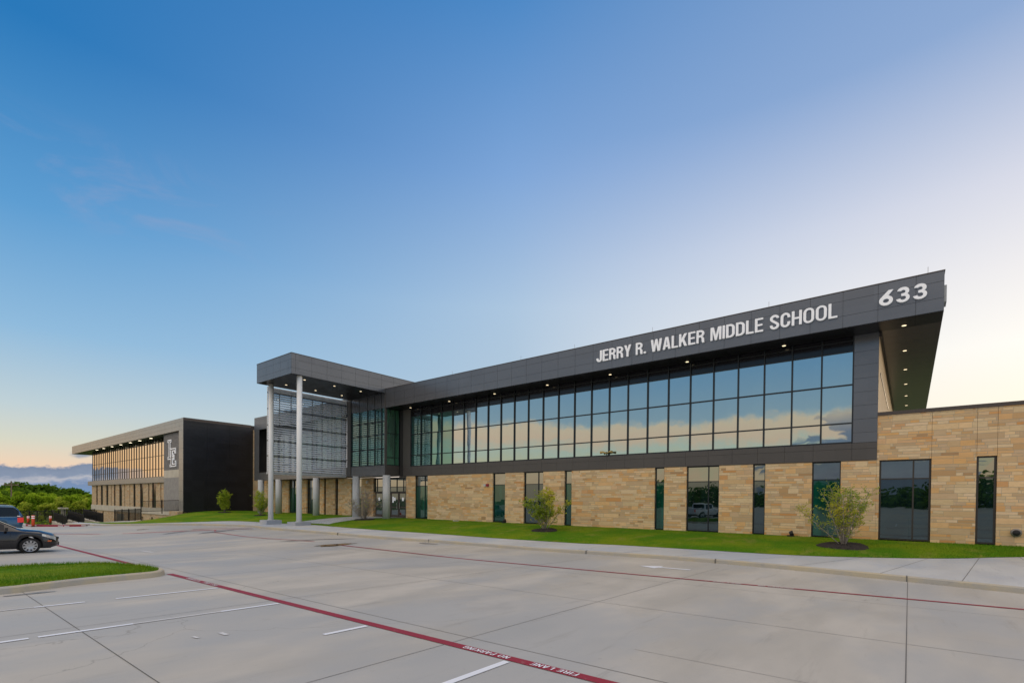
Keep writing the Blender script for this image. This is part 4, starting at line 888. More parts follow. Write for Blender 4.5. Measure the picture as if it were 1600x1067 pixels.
# ------------------------------------------------------------------ saplings and mulch
def sapling(loc, H, W, seed, nl, leafm, label, group='young trees planted in the lawn', bare=False, stems=9, lsize=.05, trunk_h=.35):
    rnd = random.Random(seed); T = thing('young_tree', label, 'tree', loc, group); tr = MB(); tips = []; tw = MB()
    x0, y0, z0 = loc
    for s_ in range(stems):
        a = 2*math.pi*s_/stems+rnd.uniform(-.3, .3); sp = (rnd.uniform(.02, 1.)**(.45 if bare else .75) if s_ % 3 else .15)*W*.5; h = H*rnd.uniform(.80, 1.0)*(1-.42*(sp/(W*.5))**2)
        P = []; 
        for k in range(7):
            t = k/6; rr_ = .04+sp*(t**1.05); P.append((x0+math.cos(a)*rr_+rnd.gauss(0, .02*t), y0+math.sin(a)*rr_+rnd.gauss(0, .02*t), z0-.05+h*t))
        tr.tube(P, [.020*(1-.75*k/6)*H/2.6+.003 for k in range(7)], 5)
        for k in range(2, 7):
            for _ in range(8):
                b = Vector(P[k]).lerp(Vector(P[k-1]), rnd.random()); dr = Vector((rnd.gauss(0, 1), rnd.gauss(0, 1), rnd.uniform(.1, 1.3))).normalized(); ln = H*rnd.uniform(.08, .22); e = b+dr*ln; m_ = b+dr*ln*.5+Vector((0, 0, -.02))
                tw.tube([b, m_, e], [.006, .004, .002] if not bare else [.012, .009, .005], 3, False); tips += [(b, e)]
                if rnd.random() < .7:
                    e2 = m_+Vector((rnd.gauss(0, 1), rnd.gauss(0, 1), rnd.uniform(0, 1))).normalized()*ln*.6; tw.tube([m_, e2], [.004, .002], 3, False); tips.append((m_, e2))
    tr.build('trunk', M['twig'], T, True); tw.build('branch', M['twig'], T)
    if nl:
        lf = MB()
        for _ in range(nl):
            b, e = rnd.choice(tips); 
            if (b.z-z0)/H < trunk_h and rnd.random() < .8: continue
            p = b.lerp(e, rnd.uniform(.2, 1.1))+Vector((rnd.gauss(0, .03), rnd.gauss(0, .03), rnd.gauss(0, .03))); u = Vector((rnd.gauss(0, 1), rnd.gauss(0, 1), rnd.gauss(0, .6))).normalized(); v = u.orthogonal().normalized(); s1 = lsize*rnd.uniform(.6, 1.3)
            lf.add([p-u*s1, p+v*s1*.45, p+u*s1, p-v*s1*.45], [(0, 1, 2, 3)])
        lf.build('crown', M[leafm], T)
    mb_ = MB(); n = 28; r0 = .21*W+.16
    vs = [(x0, y0, zlawn(x0, y0)+.10)]
    for ring, (rf, hz) in enumerate(((.5, .09), (.85, .07), (1, .0))):
        for k in range(n):
            a = 2*math.pi*k/n; q = r0*rf*(1+.08*math.sin(3*a+seed)+rnd.uniform(-.03, .03)); x, y = x0+q*math.cos(a), y0+q*math.sin(a); vs.append((x, y, zlawn(x, y)+hz+rnd.uniform(-.01, .015)))
    fs = [(0, k+1, (k+1) % n+1) for k in range(n)]+[(1+r*n+k, 1+r*n+(k+1) % n, 1+(r+1)*n+(k+1) % n, 1+(r+1)*n+k) for r in range(2) for k in range(n)]
    # bark chips
    mb_.add(vs, fs)
    for _ in range(160):
        a = rnd.uniform(0, 6.28); q = r0*math.sqrt(rnd.random()); x, y = x0+q*math.cos(a), y0+q*math.sin(a); z = zlawn(x, y)+.085*(1-(q/r0)**4); s1 = rnd.uniform(.015, .04); u = Vector((rnd.gauss(0, 1), rnd.gauss(0, 1), rnd.gauss(0, .5))).normalized()*s1; v = u.orthogonal().normalized()*s1*.5; p = Vector((x, y, z+.01)); mb_.add([p-u, p+v, p+u+Vector((0, 0, .02)), p-v], [(0, 1, 2, 3)])
    tag(mb_.build('mulch_bed', M['mulch']), kind='stuff')
    return T
def at(x, y): return (x, y, zlawn(x, y))
sapling(at(-2.21, 26.0), 2.75, 3.9, 4, 6000, 'leaf_sapling', 'multi-stemmed young tree with sparse yellow-green leaves nearest the right windows', stems=13, lsize=.042, trunk_h=.30)
sapling(at(-17.8, 25.6), 2.75, 3.2, 9, 9000, 'leaf_sapling', 'young green tree in front of the stone wall near the middle of the long facade', stems=11, lsize=.05, trunk_h=.25)
sapling(at(-36.35, 25.3), 2.7, 3.4, 14, 260, 'leaf_y', 'leafless grey twiggy young tree beside the entrance doors', bare=True, stems=18)
sapling(at(-64.0, 25.0), 2.6, 2.7, 21, 11000, 'leaf_y', 'round bright green young tree in front of the black side wall', stems=10, lsize=.07, trunk_h=.15)
sapling(at(-54.6, 24.9), 2.6, 2.3, 27, 5000, 'leaf_y', 'pale young tree half hidden behind the tall left canopy column', stems=9, lsize=.06, trunk_h=.25)
# ground spotlights by the wall
for i, (x, y) in enumerate(((-4.72, 28.75), (-23.7, 28.7), (-28.45, 28.4))):
    z = zlawn(x, y); T = thing('ground_light', ['black ground uplight on the grass left of the yellow-green sapling', 'black ground uplight at the foot of the wall beside a narrow green window', 'flat pale ground light in the grass nearest the entrance'][i], 'light', (x, y, z), 'uplights along the wall')
    if i < 2: MB().tube([(x, y, z), (x, y, z+.06)], .16, 14).build('housing', M['dark_trim'], T); MB().tube([(x-.05, y, z+.13), (x+.12, y+.03, z+.19)], [.10, .13], 12).build('lamp_head', M['dark_trim'], T)
    else: MB().tube([(x, y, z), (x, y, z+.05)], .26, 14).build('housing', M['letter_side'], T); MB().tube([(x, y, z+.05), (x, y, z+.06)], .2, 14).build('lens', M['dark_trim'], T)
# red fire horn on the wall, floodlight on the band
T = thing('fire_horn', 'small red fire alarm horn with white strobe high on the stone wall', 'alarm', (-25.6, 29, 3.2)); MB().box(-25.72, -25.48, 28.9, 28.998, 3.12, 3.32).build('housing', M['red'], T); MB().box(-25.98, -25.76, 28.9, 28.998, 3.15, 3.3).build('strobe', M['letter_side'], T)
T = thing('flood_light', 'small twin-head yellowish floodlight standing on the metal band below the upper windows', 'light', (-15.3, 28.9, 4.99))
MB().tube([(-15.3, 28.9, 4.985), (-15.3, 28.9, 5.2)], .035, 8).build('stem', M['dark_trim'], T)
for s_ in (-1, 1): MB().tube([(-15.3, 28.9, 5.16), (-15.3+.22*s_, 28.84, 5.24), (-15.3+.42*s_, 28.8, 5.22)], [.03, .06, .085], 10).build('lamp_head', mat('brass_head', None, .4, (.45, .33, .12), metal=.6), T)
for x, y, nm in ((-4.72, 28.75, 0),): pass

# ------------------------------------------------------------------ cars
def loft_car(T, body_m, st, tabs, arches, z0tab, side_win=(), wind=(), rear_win=()):
    """st: station list along local y. tabs: belt, top, w, wt. arches: [(yc, r)]"""
    def sec(y):
        belt, top, w_, wt = (interp(t_, y) for t_ in tabs); zb = interp(z0tab, y)
        for yc, r in arches:
            if abs(y-yc) < r: zb = max(zb, .32+math.sqrt(r*r-(y-yc)**2)*.98)
        zb = min(zb, belt-.05)
        mid = max(zb+.02, .55*belt)
        return [(w_-.05, zb), (w_-.005, max(zb+.01, zb+.06 if zb < .4 else zb+.01)), (w_+.012, min(max(mid, zb+.02), belt-.03)), (w_, belt-.03), (w_-.035, belt), (wt+.015, top-.06), (wt-.06, top-.015), (wt*.55, top+.012), (0, top+.02)]
    mb = MB(); rows = []
    for y in st:
        s = sec(y); rows.append([(x, y, z) for x, z in s]+[(-x, y, z) for x, z in s[-2::-1]])
    n = len(rows[0]); vs = [p for r in rows for p in r]; fs = []
    for i in range(len(rows)-1):
        for k in range(n-1): fs.append((i*n+k, i*n+k+1, (i+1)*n+k+1, (i+1)*n+k))
    fs.append(tuple(range(n))); fs.append(tuple(range((len(rows)-1)*n, len(rows)*n)))
    mb.add(vs, fs); o = mb.build('body', body_m, T, True, off=(0, 0, 0)); o.location = (0, 0, 0)
    o.data.polygons.foreach_set('use_smooth', [len(p.vertices) == 4 for p in o.data.polygons])
    # underbody
    MB().box(-.72, .72, st[0]+.25, st[-1]-.25, .2, .5).build('underbody', M['dark_trim'], T, off=(0, 0, 0)).location = (0, 0, 0)
    for (ya, yb) in side_win:
        for sg in (1, -1):
            q = MB(); ysn = [ya+(yb-ya)*i/8 for i in range(9)]; vs = []
            for y in ysn:
                s = sec(y); a, b = Vector((s[4][0], s[4][1])), Vector((s[5][0], s[5][1])); a2, b2 = a.lerp(b, .06), a.lerp(b, .93); vs += [(sg*(a2.x+.006), y, a2.y), (sg*(b2.x+.006), y, b2.y)]
            q.add(vs, [(2*i, 2*i+1, 2*i+3, 2*i+2) for i in range(8)]); q.build('side_window', M['car_glass'], T, off=(0, 0, 0)).location = (0, 0, 0)
    for nm, (ya, yb) in [('windscreen', r) for r in wind]+[('rear_window', r) for r in rear_win]:
        q = MB(); vs = []; m_ = 9
        for i in range(9):
            y = ya+(yb-ya)*i/8; s = sec(y); wt = s[6][0]; top = s[8][1]
            for k in range(m_): x = (-1+2*k/(m_-1))*(wt+.02); vs.append((x, y, s[6][1]+(top-s[6][1])*(1-(x/(wt+.02))**2)+.008))
        q.add(vs, [(i*m_+k, i*m_+k+1, (i+1)*m_+k+1, (i+1)*m_+k) for i in range(8) for k in range(m_-1)]); q.build(nm, M['car_glass'], T, True, off=(0, 0, 0)).location = (0, 0, 0)
    return sec
def wheel(T, x, y, r, spokes=10, wd=.2):
    sg = 1 if x > 0 else -1; W = MB(); prof = [(x-sg*wd, r*.6), (x-sg*wd, r*.97), (x-sg*wd*.85, r), (x-sg*.03, r), (x, r*.95), (x+sg*.004, r*.72)]; n = 36; vs = []
    for px, pr_ in prof:
        for k in range(n): a = 2*math.pi*k/n; vs.append((px, y+pr_*math.cos(a), r+pr_*math.sin(a)))
    W.add(vs, [(i*n+k, i*n+(k+1) % n, (i+1)*n+(k+1) % n, (i+1)*n+k) for i in range(len(prof)-1) for k in range(n)])
    wo_ = W.build('wheel', M['tyre'], T, True, off=(0, 0, 0)); wo_.location = (0, 0, 0)
    rm = MB(); rm.tube([(x-sg*.12, y, r), (x-sg*.09, y, r)], r*.7, 30)
    rm.build('rim_back', M['dark_trim'], wo_, off=(0, 0, 0)).location = (0, 0, 0)
    rm = MB(); rr_ = r*.71; vs = []
    for q_, xo in ((.66, .0), (.71, .006), (.63, -.03)):
        for k in range(n): a = 2*math.pi*k/n; vs.append((x+sg*xo, y+r*q_*math.cos(a), r+r*q_*math.sin(a)))
    rm.add(vs, [(k, (k+1) % n, n+(k+1) % n, n+k) for k in range(n)]+[(k, (k+1) % n, 2*n+(k+1) % n, 2*n+k) for k in range(n)])
    for k in range(spokes):
        a = 2*math.pi*k/spokes+.2; ca, sa = math.cos(a), math.sin(a); ta, tb = -sa, ca; P = []
        for q_, hw in ((.12, .030), (.42, .034), (.66, .026)):
            for s2 in (-1, 1): P.append((x-sg*(.02 if q_ < .3 else 0.0), y+r*q_*ca+s2*hw*ta*r/.33, r+r*q_*sa+s2*hw*tb*r/.33))
        rm.add(P+[(p[0]-sg*.03, p[1], p[2]) for p in P], [(0, 1, 3, 2), (2, 3, 5, 4), (0, 2, 8, 6), (1, 3, 9, 7), (2, 4, 10, 8), (3, 5, 11, 9)])
    rm.tube([(x-sg*.05, y, r), (x-sg*.004, y, r)], r*.17, 16)
    rm.build('rim', M['rim'], wo_, off=(0, 0, 0)).location = (0, 0, 0)
def part(mb, name, m, T, smooth=False):
    o = mb.build(name, m, T, smooth, off=(0, 0, 0)); o.location = (0, 0, 0); return o
# --- charcoal sedan, nose towards the school (+Y)
T = thing('parked_car', 'charcoal grey sedan cut off by the left edge of the photo, nose towards the school', 'car', (-29.05, 2.20, zlot(-29.0, 3.0)), 'parked cars', world=False)
T.rotation_euler = (math.atan(-.018)*1.0, 0, 0); T['_o'] = [0, 0, 0]
st = [-2.28+.04*i for i in range(115)]
tabs = ([(-2.28, .72), (-2.1, .98), (-1.3, .99), (.8, .96), (1.1, .93), (1.7, .83), (2.1, .72), (2.26, .62), (2.30, .52)],
        [(-2.28, .80), (-2.2, 1.0), (-1.75, 1.06), (-1.1, 1.36), (-.4, 1.46), (.15, 1.455), (.45, 1.36), (1.02, 1.04), (1.15, 1.0), (1.7, .93), (2.1, .80), (2.24, .68), (2.30, .56)],
        [(-2.28, .62), (-2.15, .80), (-1.7, .88), (0, .90), (1.5, .885), (1.95, .84), (2.15, .74), (2.30, .56)],
        [(-2.28, .55), (-2.1, .70), (-1.6, .62), (-.9, .60), (.1, .60), (.6, .64), (1.05, .74), (1.6, .74), (2.1, .66), (2.30, .42)])
z0t = [(-2.28, .42), (-2.0, .28), (-1.0, .22), (1.0, .22), (2.0, .22), (2.30, .30)]
sec = loft_car(T, M['car_grey'], st, tabs, [(1.37, .39), (-1.31, .39)], z0t, [(-1.0, -.12), (-.04, .62)], [(.32, .98)], [(-1.68, -1.15)])
for x in (.885, -.885):
    for y in (1.37, -1.31): wheel(T, x, y, .322)
for s_ in (1, -1):
    q = MB(); ys_ = [1.72, 1.85, 1.98, 2.10, 2.18]; vs = []
    for y in ys_:
        s = sec(y); a = s[3]; k = .11*(1-(2.18-y)/.5*.65); vs += [(s_*(a[0]+.016), y, a[1]+.01), (s_*(a[0]+.022), y, a[1]-.03-k)]
    q.add(vs, [(2*i, 2*i+1, 2*i+3, 2*i+2) for i in range(4)]); part(q, 'headlight', M['headlamp'], T)
    q = MB(); s = sec(1.93); s2_ = sec(2.03); q.add([(s_*(s[2][0]+.012), 1.90, .475), (s_*(s2_[2][0]+.016), 2.03, .475), (s_*(s2_[2][0]+.016), 2.03, .53), (s_*(s[2][0]+.012), 1.90, .53)], [(0, 1, 2, 3)]); part(q, 'side_marker', M['orange_lamp'], T)
    q = MB(); q.box(s_*.93, s_*1.06, .62, .70, .96, 1.09); part(q, 'mirror', M['car_grey'], T)
q = MB().box(-.45, .45, 2.20, 2.315, .56, .64); part(q, 'grille', M['dark_trim'], T); q = MB().box(-.5, .5, 2.2, 2.32, .30, .44); part(q, 'lower_grille', M['dark_trim'], T); q = MB().box(-.16, .16, 2.3, 2.34, .44, .55); part(q, 'number_plate', M['dark_trim'], T)
for s_ in (1, -1):
    q = MB(); q.box(s_*.895, s_*.902, -.075, -.068, .35, .93); q.box(s_*.89, s_*.9, .78, .787, .35, .9); part(q, 'door_seam', M['dark_trim'], T)
    part(MB().box(s_*.90, s_*.925, -.02-.2, -.02, .80, .83), 'door_handle', M['car_grey'], T)
# --- blue SUV, rear towards the school
T = thing('parked_car', 'dark blue sport utility vehicle with red tail lamp behind the charcoal sedan', 'car', (-47.3, 2.95, zlot(-47, 3)), 'parked cars', world=False); T.rotation_euler = (0, 0, math.pi)
st = [-2.6+.05*i for i in range(105)]
tabs = ([(-2.6, 1.08), (-2.5, 1.16), (0, 1.16), (1.2, 1.14), (2.4, 1.0), (2.6, .8)],
        [(-2.6, 1.25), (-2.52, 1.42), (-2.36, 1.72), (-2.14, 1.90), (-1.2, 1.95), (.5, 1.92), (.9, 1.75), (1.45, 1.24), (2.3, 1.12), (2.6, .9)],
        [(-2.6, .93), (-2.4, .99), (0, 1.0), (2.2, .97), (2.6, .8)],
        [(-2.6, .88), (-2.3, .80), (-1, .76), (.6, .76), (1.4, .88), (2.3, .86), (2.6, .6)])
sec = loft_car(T, M['car_blue'], st, tabs, [(1.6, .46), (-1.45, .46)], [(-2.6, .45), (-2.2, .32), (2.2, .3), (2.6, .4)], [(-2.40, -1.35), (-1.25, -.3), (-.22, .7)], [(.75, 1.4)], [(-2.56, -2.25)])
for x in (.97, -.97):
    for y in (1.6, -1.45): wheel(T, x, y, .385, 6, .24)
for s_ in (1, -1):
    q = MB(); q.box(s_*.80, s_*1.004, -2.615, -2.32, .80, 1.12); part(q, 'tail_lamp', M['red_lamp'], T)
    q = MB(); q.tube([(s_*.74, -2.0, 1.96), (s_*.74, -1.9, 2.0), (s_*.74, .3, 2.0), (s_*.74, .4, 1.95)], .018, 6); part(q, 'roof_rail', M['dark_trim'], T)
    part(MB().tube([(s_*1.01, -2.45, 1.20), (s_*1.01, -2.3, 1.22)], .03, 6), 'washer', M['chrome'], T)
part(MB().box(-.95, .95, -2.72, -2.5, .5, .68), 'rear_bumper', M['chrome'], T)
# --- white pickup parked behind the camera, seen mirrored in a ground-floor window
T = thing('parked_car', 'white pickup truck seen only as a reflection in the wide ground-floor window', 'car', (-21.2, -9.0, zlot(-21.2, -9)), 'parked cars', world=False); T.rotation_euler = (0, 0, math.pi+.25)
tabs = ([(-2.9, 1.05), (.6, 1.08), (1.3, 1.1), (2.6, 1.05), (2.85, .8)], [(-2.9, 1.10), (-1.0, 1.10), (-.92, 1.75), (-.7, 1.86), (.6, 1.86), (.9, 1.7), (1.4, 1.2), (2.5, 1.12), (2.85, .85)], [(-2.9, .95), (0, 1.0), (2.4, .97), (2.85, .8)], [(-2.9, .93), (-1, .93), (-.9, .8), (.6, .76), (1.4, .88), (2.85, .6)])
loft_car(T, M['car_white'], [-2.9+.08*i for i in range(73)], tabs, [(1.75, .46), (-1.75, .46)], [(-2.9, .45), (-2.3, .36), (2.3, .34), (2.85, .42)], [(-.75, -.1), (0, .7)], [(.75, 1.38)], [])
part(MB().box(-.62, .62, -1.02, -.93, 1.2, 1.7), 'rear_window', M['car_glass'], T)
for x in (.97, -.97):
    for y in (1.75, -1.75): wheel(T, x, y, .39, 6, .24)
for s_ in (1, -1): part(MB().box(s_*.82, s_*.99, -2.93, -2.86, .75, 1.05), 'tail_lamp', M['red_lamp'], T)

# ------------------------------------------------------------------ bollards, kerb island and fences at the far left
mb = MB(); rk = [(-67.5, 6.3), (-64.6, 7.6), (-63.0, 8.3), (-61.0, 9.6), (-59.4, 10.75), (-58.9, 11.1)]
RR = resample(rk, 4); RI = offs(RR, -.5) 
for i in range(len(RR)-1):
    a, c, b, d_ = RR[i], RR[i+1], RI[i], RI[i+1]; za, zc = zlot(*a), zlot(*c)
    mb.add([(a[0], a[1], za-.1), (c[0], c[1], zc-.1), (a[0], a[1], za+.17), (c[0], c[1], zc+.17), (b[0], b[1], za+.17), (d_[0], d_[1], zc+.17), (b[0], b[1], za-.1), (d_[0], d_[1], zc-.1)], [(0, 1, 3, 2), (2, 3, 5, 4), (4, 5, 7, 6)])
struct(mb, 'red_kerb', M['red'])
for t_ in (.32, .6, .86):
    i = int(t_*(len(RR)-1)); a, c = RR[i], RR[i+1]; mb = MB(); za = zlot(*a); L1 = Vector((c[0]-a[0], c[1]-a[1])).normalized(); nn = Vector((L1.y, -L1.x))*(-.006)
    for sgn_ in (1,): 
        for s0, s1 in ((0, .5), (.6, 1.1)):
            p0 = Vector(a)+L1*s0; p1 = Vector(a)+L1*s1
            for q in (1, -1): mb.add([(p0.x+nn.x*q, p0.y+nn.y*q, za+.05), (p1.x+nn.x*q, p1.y+nn.y*q, za+.05), (p1.x+nn.x*q, p1.y+nn.y*q, za+.13), (p0.x+nn.x*q, p0.y+nn.y*q, za+.13)], [(0, 1, 2, 3)])
    struct(mb, 'worn_kerb_lettering', M['white_old'])
bl = [((-62.6, 8.15), 1.05, 'orange plastic delineator post with white bands nearest the road', .075), ((-69.6, 8.7), .75, 'short orange delineator post behind the blue vehicle tail lamp', .07), ((-67.8, 10.1), .75, 'short orange delineator post beside the stepped black railings', .07)]
for (x, y), h, lab, r in bl:
    z = zlot(x, y)+(.0 if h > 1 else .05); T = thing('delineator_post', lab, 'bollard', (x, y, z), 'orange delineator posts'); MB().tube([(x, y, z), (x, y, z+.06)], r*2.0, 14).build('base', M['dark_trim'], T); MB().tube([(x, y, z+.06), (x, y, z+h)], r*1.45, 14).build('post', M['orange'], T, True)
    for zz_ in ((.72, .80), (.88, .95)): MB().tube([(x, y, z+h*zz_[0]), (x, y, z+h*zz_[1])], r*1.52, 14, True).build('reflective_band', M['letter'], T)
def fence(P0, P1, z0, z1, h, label, npost, pick, group=None, rail=True, cap=None, cat='fence', name='metal_fence', pw=.012):
    P0, P1 = Vector(P0), Vector(P1); T = thing(name, label, cat, ((P0.x+P1.x)/2, (P0.y+P1.y)/2, (z0+z1)/2), group); Ln = (P1-P0).length
    P = lambda t: (P0.x+(P1.x-P0.x)*t, P0.y+(P1.y-P0.y)*t); Z = lambda t: z0+(z1-z0)*t
    for i in range(npost):
        t = i/(npost-1); x, y = P(t); MB().box(x-.04, x+.04, y-.04, y+.04, Z(t)-.2, Z(t)+h+.08).build('post', M['iron'], T)
    r = MB()
    for hz in (h-.05, .15): r.bar((*P(0), Z(0)+hz), (*P(1), Z(1)+hz), .04, .04)
    r.build('rail', M['iron'], T); n = int(Ln/pick); pk = MB()
    for i in range(n): t = (i+.5)/n; x, y = P(t); pk.box(x-pw, x+pw, y-pw, y+pw, Z(t)+.12, Z(t)+h)
    pk.build('pickets', M['iron'], T); return T
fence((-80.5, 9.4), (-109.2, 21.9), -1.9, -2.3, 2.15, 'long black metal picket fence in front of the woods', 13, .30, pw=.02)
fence((-74.0, 19.3), (-70.2, 22.6), zlawn(-71, 20.5)-.2, zlawn(-69, 21.8)+.0, 1.45, 'tall black metal fence running from the lawn up to the black wall corner', 3, .125)
fence((-66.9, 15.1), (-74.0, 19.3), -.85, -.85, 1.45, 'black metal fence between the stepped railings and the tall fence', 5, .14)
for k, (xa, xb, y, zt, lab) in enumerate(((-80.6, -73.4, 12.3, -.75, 'lowest and farthest left of the three stepped black railings'), (-78.2, -70.4, 13.2, -.50, 'middle one of the three stepped black railings'), (-76.0, -67.4, 14.2, -.30, 'highest and nearest of the three stepped black railings, next to the fence'))):
    fence((xa, y), (xb, y), zt-.25, zt-.55, 1.12, lab, 4, .11, 'stepped black railings', cat='railing', name='stair_railing', pw=.022)
    tag(MB().prism([(xa-.3, zt-1.3), (xb+.5, zt-1.3), (xb+.5, zt-.52), (xb-.4, zt-.50), (xa-.3, zt-.22)], y-.14, y+.14).build('retaining_wall', M['plinth']), ['pale concrete wall under the lowest stepped railing', 'pale concrete wall under the middle stepped railing', 'pale concrete wall under the highest stepped railing'][k], 'wall', 'low concrete walls under the railings')
# pale pillar
T = thing('stone_pillar', 'pale square pillar with a wide cap beyond the stepped railings', 'pillar', (-99.7, 16.3, -2.2)); MB().box(-99.95, -99.45, 16.05, 16.55, -2.4, .12).build('shaft', M['plinth'], T); MB().box(-100.6, -99.2, 15.8, 16.8, .12, .3).build('cap', M['plinth'], T)
# utility poles
def pole(x, y, zb, h, lab, arm=2.4):
    T = thing('utility_pole', lab, 'utility pole', (x, y, zb), 'utility poles in the woods'); MB().tube([(x, y, zb-1), (x, y, zb+h)], [.17, .11], 8).build('pole', M['wood'], T); 
    MB().box(x-.1, x+.1, y-arm/2, y+arm/2, zb+h-.9, zb+h-.65).build('crossarm', M['wood'], T)
    for q in (-.45, 0, .45): MB().tube([(x, y+arm*q, zb+h-.65), (x, y+arm*q, zb+h-.35)], .07, 6).build('insulator', M['lamp_ring'], T)
pole(-170, 18.3, -1.2, 6.6, 'nearest wooden utility pole with crossarm above the trees', 2.6)
pole(-260, 54.0, .3, 5.2, 'small utility pole above the tree line left of the far wing', 3.0)
pole(-262, 62.5, .3, 5.6, 'small utility pole closest to the far wing', 3.0)
# ------------------------------------------------------------------ trees
def tree_proto(name, seed, H, W, leafm, nl, ls, label, cat='tree', group=None, low=.12):
    rnd = random.Random(seed); T = thing(name, label, cat, (0, 0, 0), group, world=False); tr = MB(); tr.tube([(0, 0, -.5), (.02, 0, H*.3), (0, .05, H*.7)], [W*.035, W*.028, W*.01], 8)
    cl = []
    for k in range(11):
        a = rnd.uniform(0, 6.28); r_ = W*.5*math.sqrt(rnd.random())*.78; zc = H*(low+.12+(.78-low)*rnd.random()**.8); rr_ = W*rnd.uniform(.14, .24)*(1.15-.5*zc/H); cl.append((Vector((r_*math.cos(a)*(1.1-.55*zc/H), r_*math.sin(a)*(1.1-.55*zc/H), zc)), rr_))
    cl.append((Vector((0, 0, H*.84)), W*.16)); cl.append((Vector((0, 0, H*.5)), W*.28))
    for c, r_ in cl: tr.tube([(0, 0, max(.1*H, c.z*.45)), tuple(c*.6+Vector((0, 0, c.z*.28))), tuple(c)], [W*.016, W*.01, W*.004], 5)
    tr.build('trunk', M['bark'], T); lf = MB()
    for _ in range(nl):
        c, r_ = rnd.choice(cl); u = Vector((rnd.gauss(0, 1), rnd.gauss(0, 1), rnd.gauss(0, .85))).normalized(); p = c+u*r_*rnd.uniform(.35, 1.12)
        a = (u+Vector((rnd.gauss(0, .5), rnd.gauss(0, .5), rnd.gauss(0, .5)))).normalized(); b = a.orthogonal().normalized(); c2 = a.cross(b); s1 = ls*rnd.uniform(.5, 1.35)
        lf.add([p-b*s1, p-c2*s1*.6, p+b*s1, p+c2*s1*.7], [(0, 1, 2, 3)])
    lf.build('crown', M[leafm], T); return T
far_kids = []
pA = tree_proto('wood_tree', 1, 9, 9, 'leaf_d', 3800, .34, 'broad green tree in the wood beyond the fence')
pB = tree_proto('wood_tree', 2, 10, 8, 'leaf_dd', 3600, .34, 'darker green tree in the wood beyond the fence')
pC = tree_proto('wood_tree', 3, 8, 8, 'leaf_y', 3200, .32, 'yellow-green tree in the wood beyond the fence')
pY = tree_proto('young_tree', 5, 3.6, 2.6, 'leaf_y', 3000, .12, 'young tree')
index_kids()
rnd = random.Random(12); used = {id(pA): 0, id(pB): 0, id(pC): 0}
def ray_at(px, D):   # ground position seen at picture column px (bearing), at distance D
    u = (px-800)/FPX; v = cf+cr*u; v.z = 0; v = v*(D); return v.x, v.y
def put(proto, x, y, z, s, sz, first, label=None, group=None):
    o = proto if first else copy_tree(proto); o.location = (x, y, z); o.scale = (s, s, sz); o.rotation_euler = (0, 0, rnd.uniform(0, 6.28))
    if label: o['label'] = label
    if group: o['group'] = group
    return o
cnt = {}
for row, (D, n, hs) in enumerate(((118, 15, .56), (138, 15, .62), (165, 15, .66), (200, 15, .74), (240, 15, .84), (290, 14, .96))):
    for i in range(n):
        px = -45+(270*(i+rnd.uniform(-.3, .3))/n)
        x, y = ray_at(px, D*rnd.uniform(.95, 1.05)); pr_ = rnd.choice((pA, pA, pB, pC) if row < 3 else (pA, pB, pB, pA)); k = pr_.name
        lab = {pA.name: 'broad mid-green tree of the wood beyond the fence', pB.name: 'dark green tree of the wood beyond the fence', pC.name: 'yellow-green tree of the wood beyond the fence'}[k]
        grp = {pA.name: 'mid-green trees of the wood', pB.name: 'dark green trees of the wood', pC.name: 'yellow-green trees of the wood'}[k]
        top = interp([(-45, 2.6), (0, 1.9), (50, 1.5), (85, .6), (140, .1), (240, .1)], px)  # crest height above eye level, per 100 m
        zc = zfar(x, y); want = 2.1+top*D/100*(.30+.70*(row/5))-zc; s = max(.35, want/9.2)*rnd.uniform(.93, 1.08)
        o = put(pr_, x, y, zc-.2, max(.55, min(s, 1.25))*1.05, s, not cnt.get(k), lab, grp); cnt[k] = 1
pale = ['pale young tree above the fence, leftmost of the row beyond the blue vehicle', 'pale young tree above the fence, second from the left', 'pale young tree above the fence, behind the pale pillar', 'pale young tree above the fence nearest the far wing', 'pale young tree at the left edge of the photo']
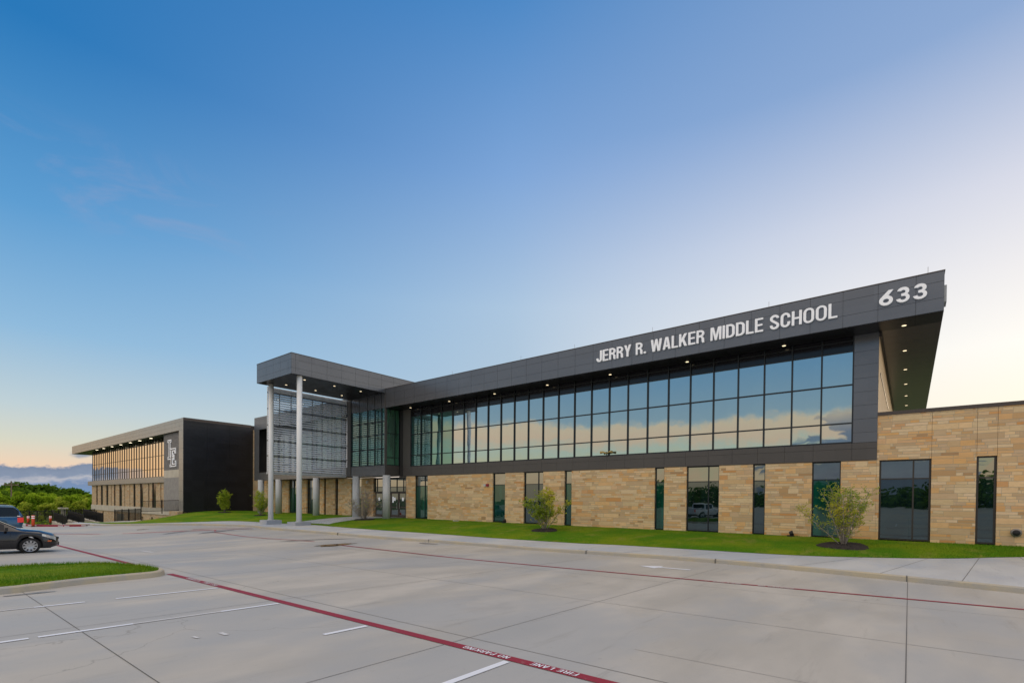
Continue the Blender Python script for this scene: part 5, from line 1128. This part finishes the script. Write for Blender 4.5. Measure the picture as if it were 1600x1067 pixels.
for i, (px, D, s) in enumerate(((41, 92, 1.05), (70, 94, 1.0), (97, 96, 1.1), (124, 99, 1.1), (8, 90, 1.0))):
    x, y = ray_at(px, D); put(pY, x, y, zfar(x, y)-.1, s*1.25, s*1.12, i == 0, pale[i], 'pale young trees along the fence')
# shrubs below the fence
mb = MB(); rnd2 = random.Random(3)
for _ in range(9000):
    t_ = rnd2.random(); x = -78-32*t_+rnd2.gauss(0, .8); y = 7.6+13*t_+rnd2.gauss(0, .8); z = zfar(x, y)+abs(rnd2.gauss(0, .5))+.1; u = Vector((rnd2.gauss(0, 1), rnd2.gauss(0, 1), rnd2.gauss(0, 1))).normalized()*.13; v = u.orthogonal().normalized()*.08; p = Vector((x, y, z)); mb.add([p-u, p-v, p+u, p+v], [(0, 1, 2, 3)])
tag(mb.build('shrubbery', M['leaf_d']), kind='stuff')
# woodland behind the camera (mirrored in the windows) and far horizon woodland
def woodland(name, pts, H, m, n, seed, ls):
    rn = random.Random(seed); mb = MB()
    for _ in range(n):
        k = rn.random()*(len(pts)-1); i = int(k); f = k-i; a, b = Vector(pts[i]), Vector(pts[i+1]); a, b = (a if len(a) == 3 else a.to_3d()), (b if len(b) == 3 else b.to_3d()); p = a.lerp(b, f); hh = (H if not a.z else a.z+(b.z-a.z)*f)*(.72+.18*math.sin(k*9.1)+.10*math.sin(k*23)+.12*math.sin(k*41+1)); 
        q = Vector((p.x+rn.gauss(0, 2.), p.y+rn.gauss(0, 2.), 0)); q.z = zfar(q.x, q.y)+hh*rn.random()**.65; u = Vector((rn.gauss(0, 1), rn.gauss(0, 1), rn.gauss(0, 1))).normalized()*ls*rn.uniform(.6, 1.3); v = u.orthogonal().normalized()*ls*.6; mb.add([q-u, q-v, q+u, q+v], [(0, 1, 2, 3)])
    return tag(mb.build(name, m), kind='stuff')
woodland('woodland', [(-62, -64), (-30, -66), (0, -62), (30, -60), (60, -45)], 7.5, M['leaf_dd'], 15000, 4, .55)
woodland('woodland', [(-420, -120, 11.5), (-400, -20, 11.5), (-400, 42, 10), (-400, 58, 9), (-400, 76, 5.5), (-390, 140, 4.5)], 9, M['leaf_dd'], 11000, 5, 1.1)
for o in list(COL.objects):
    if '_o' in o: del o['_o']
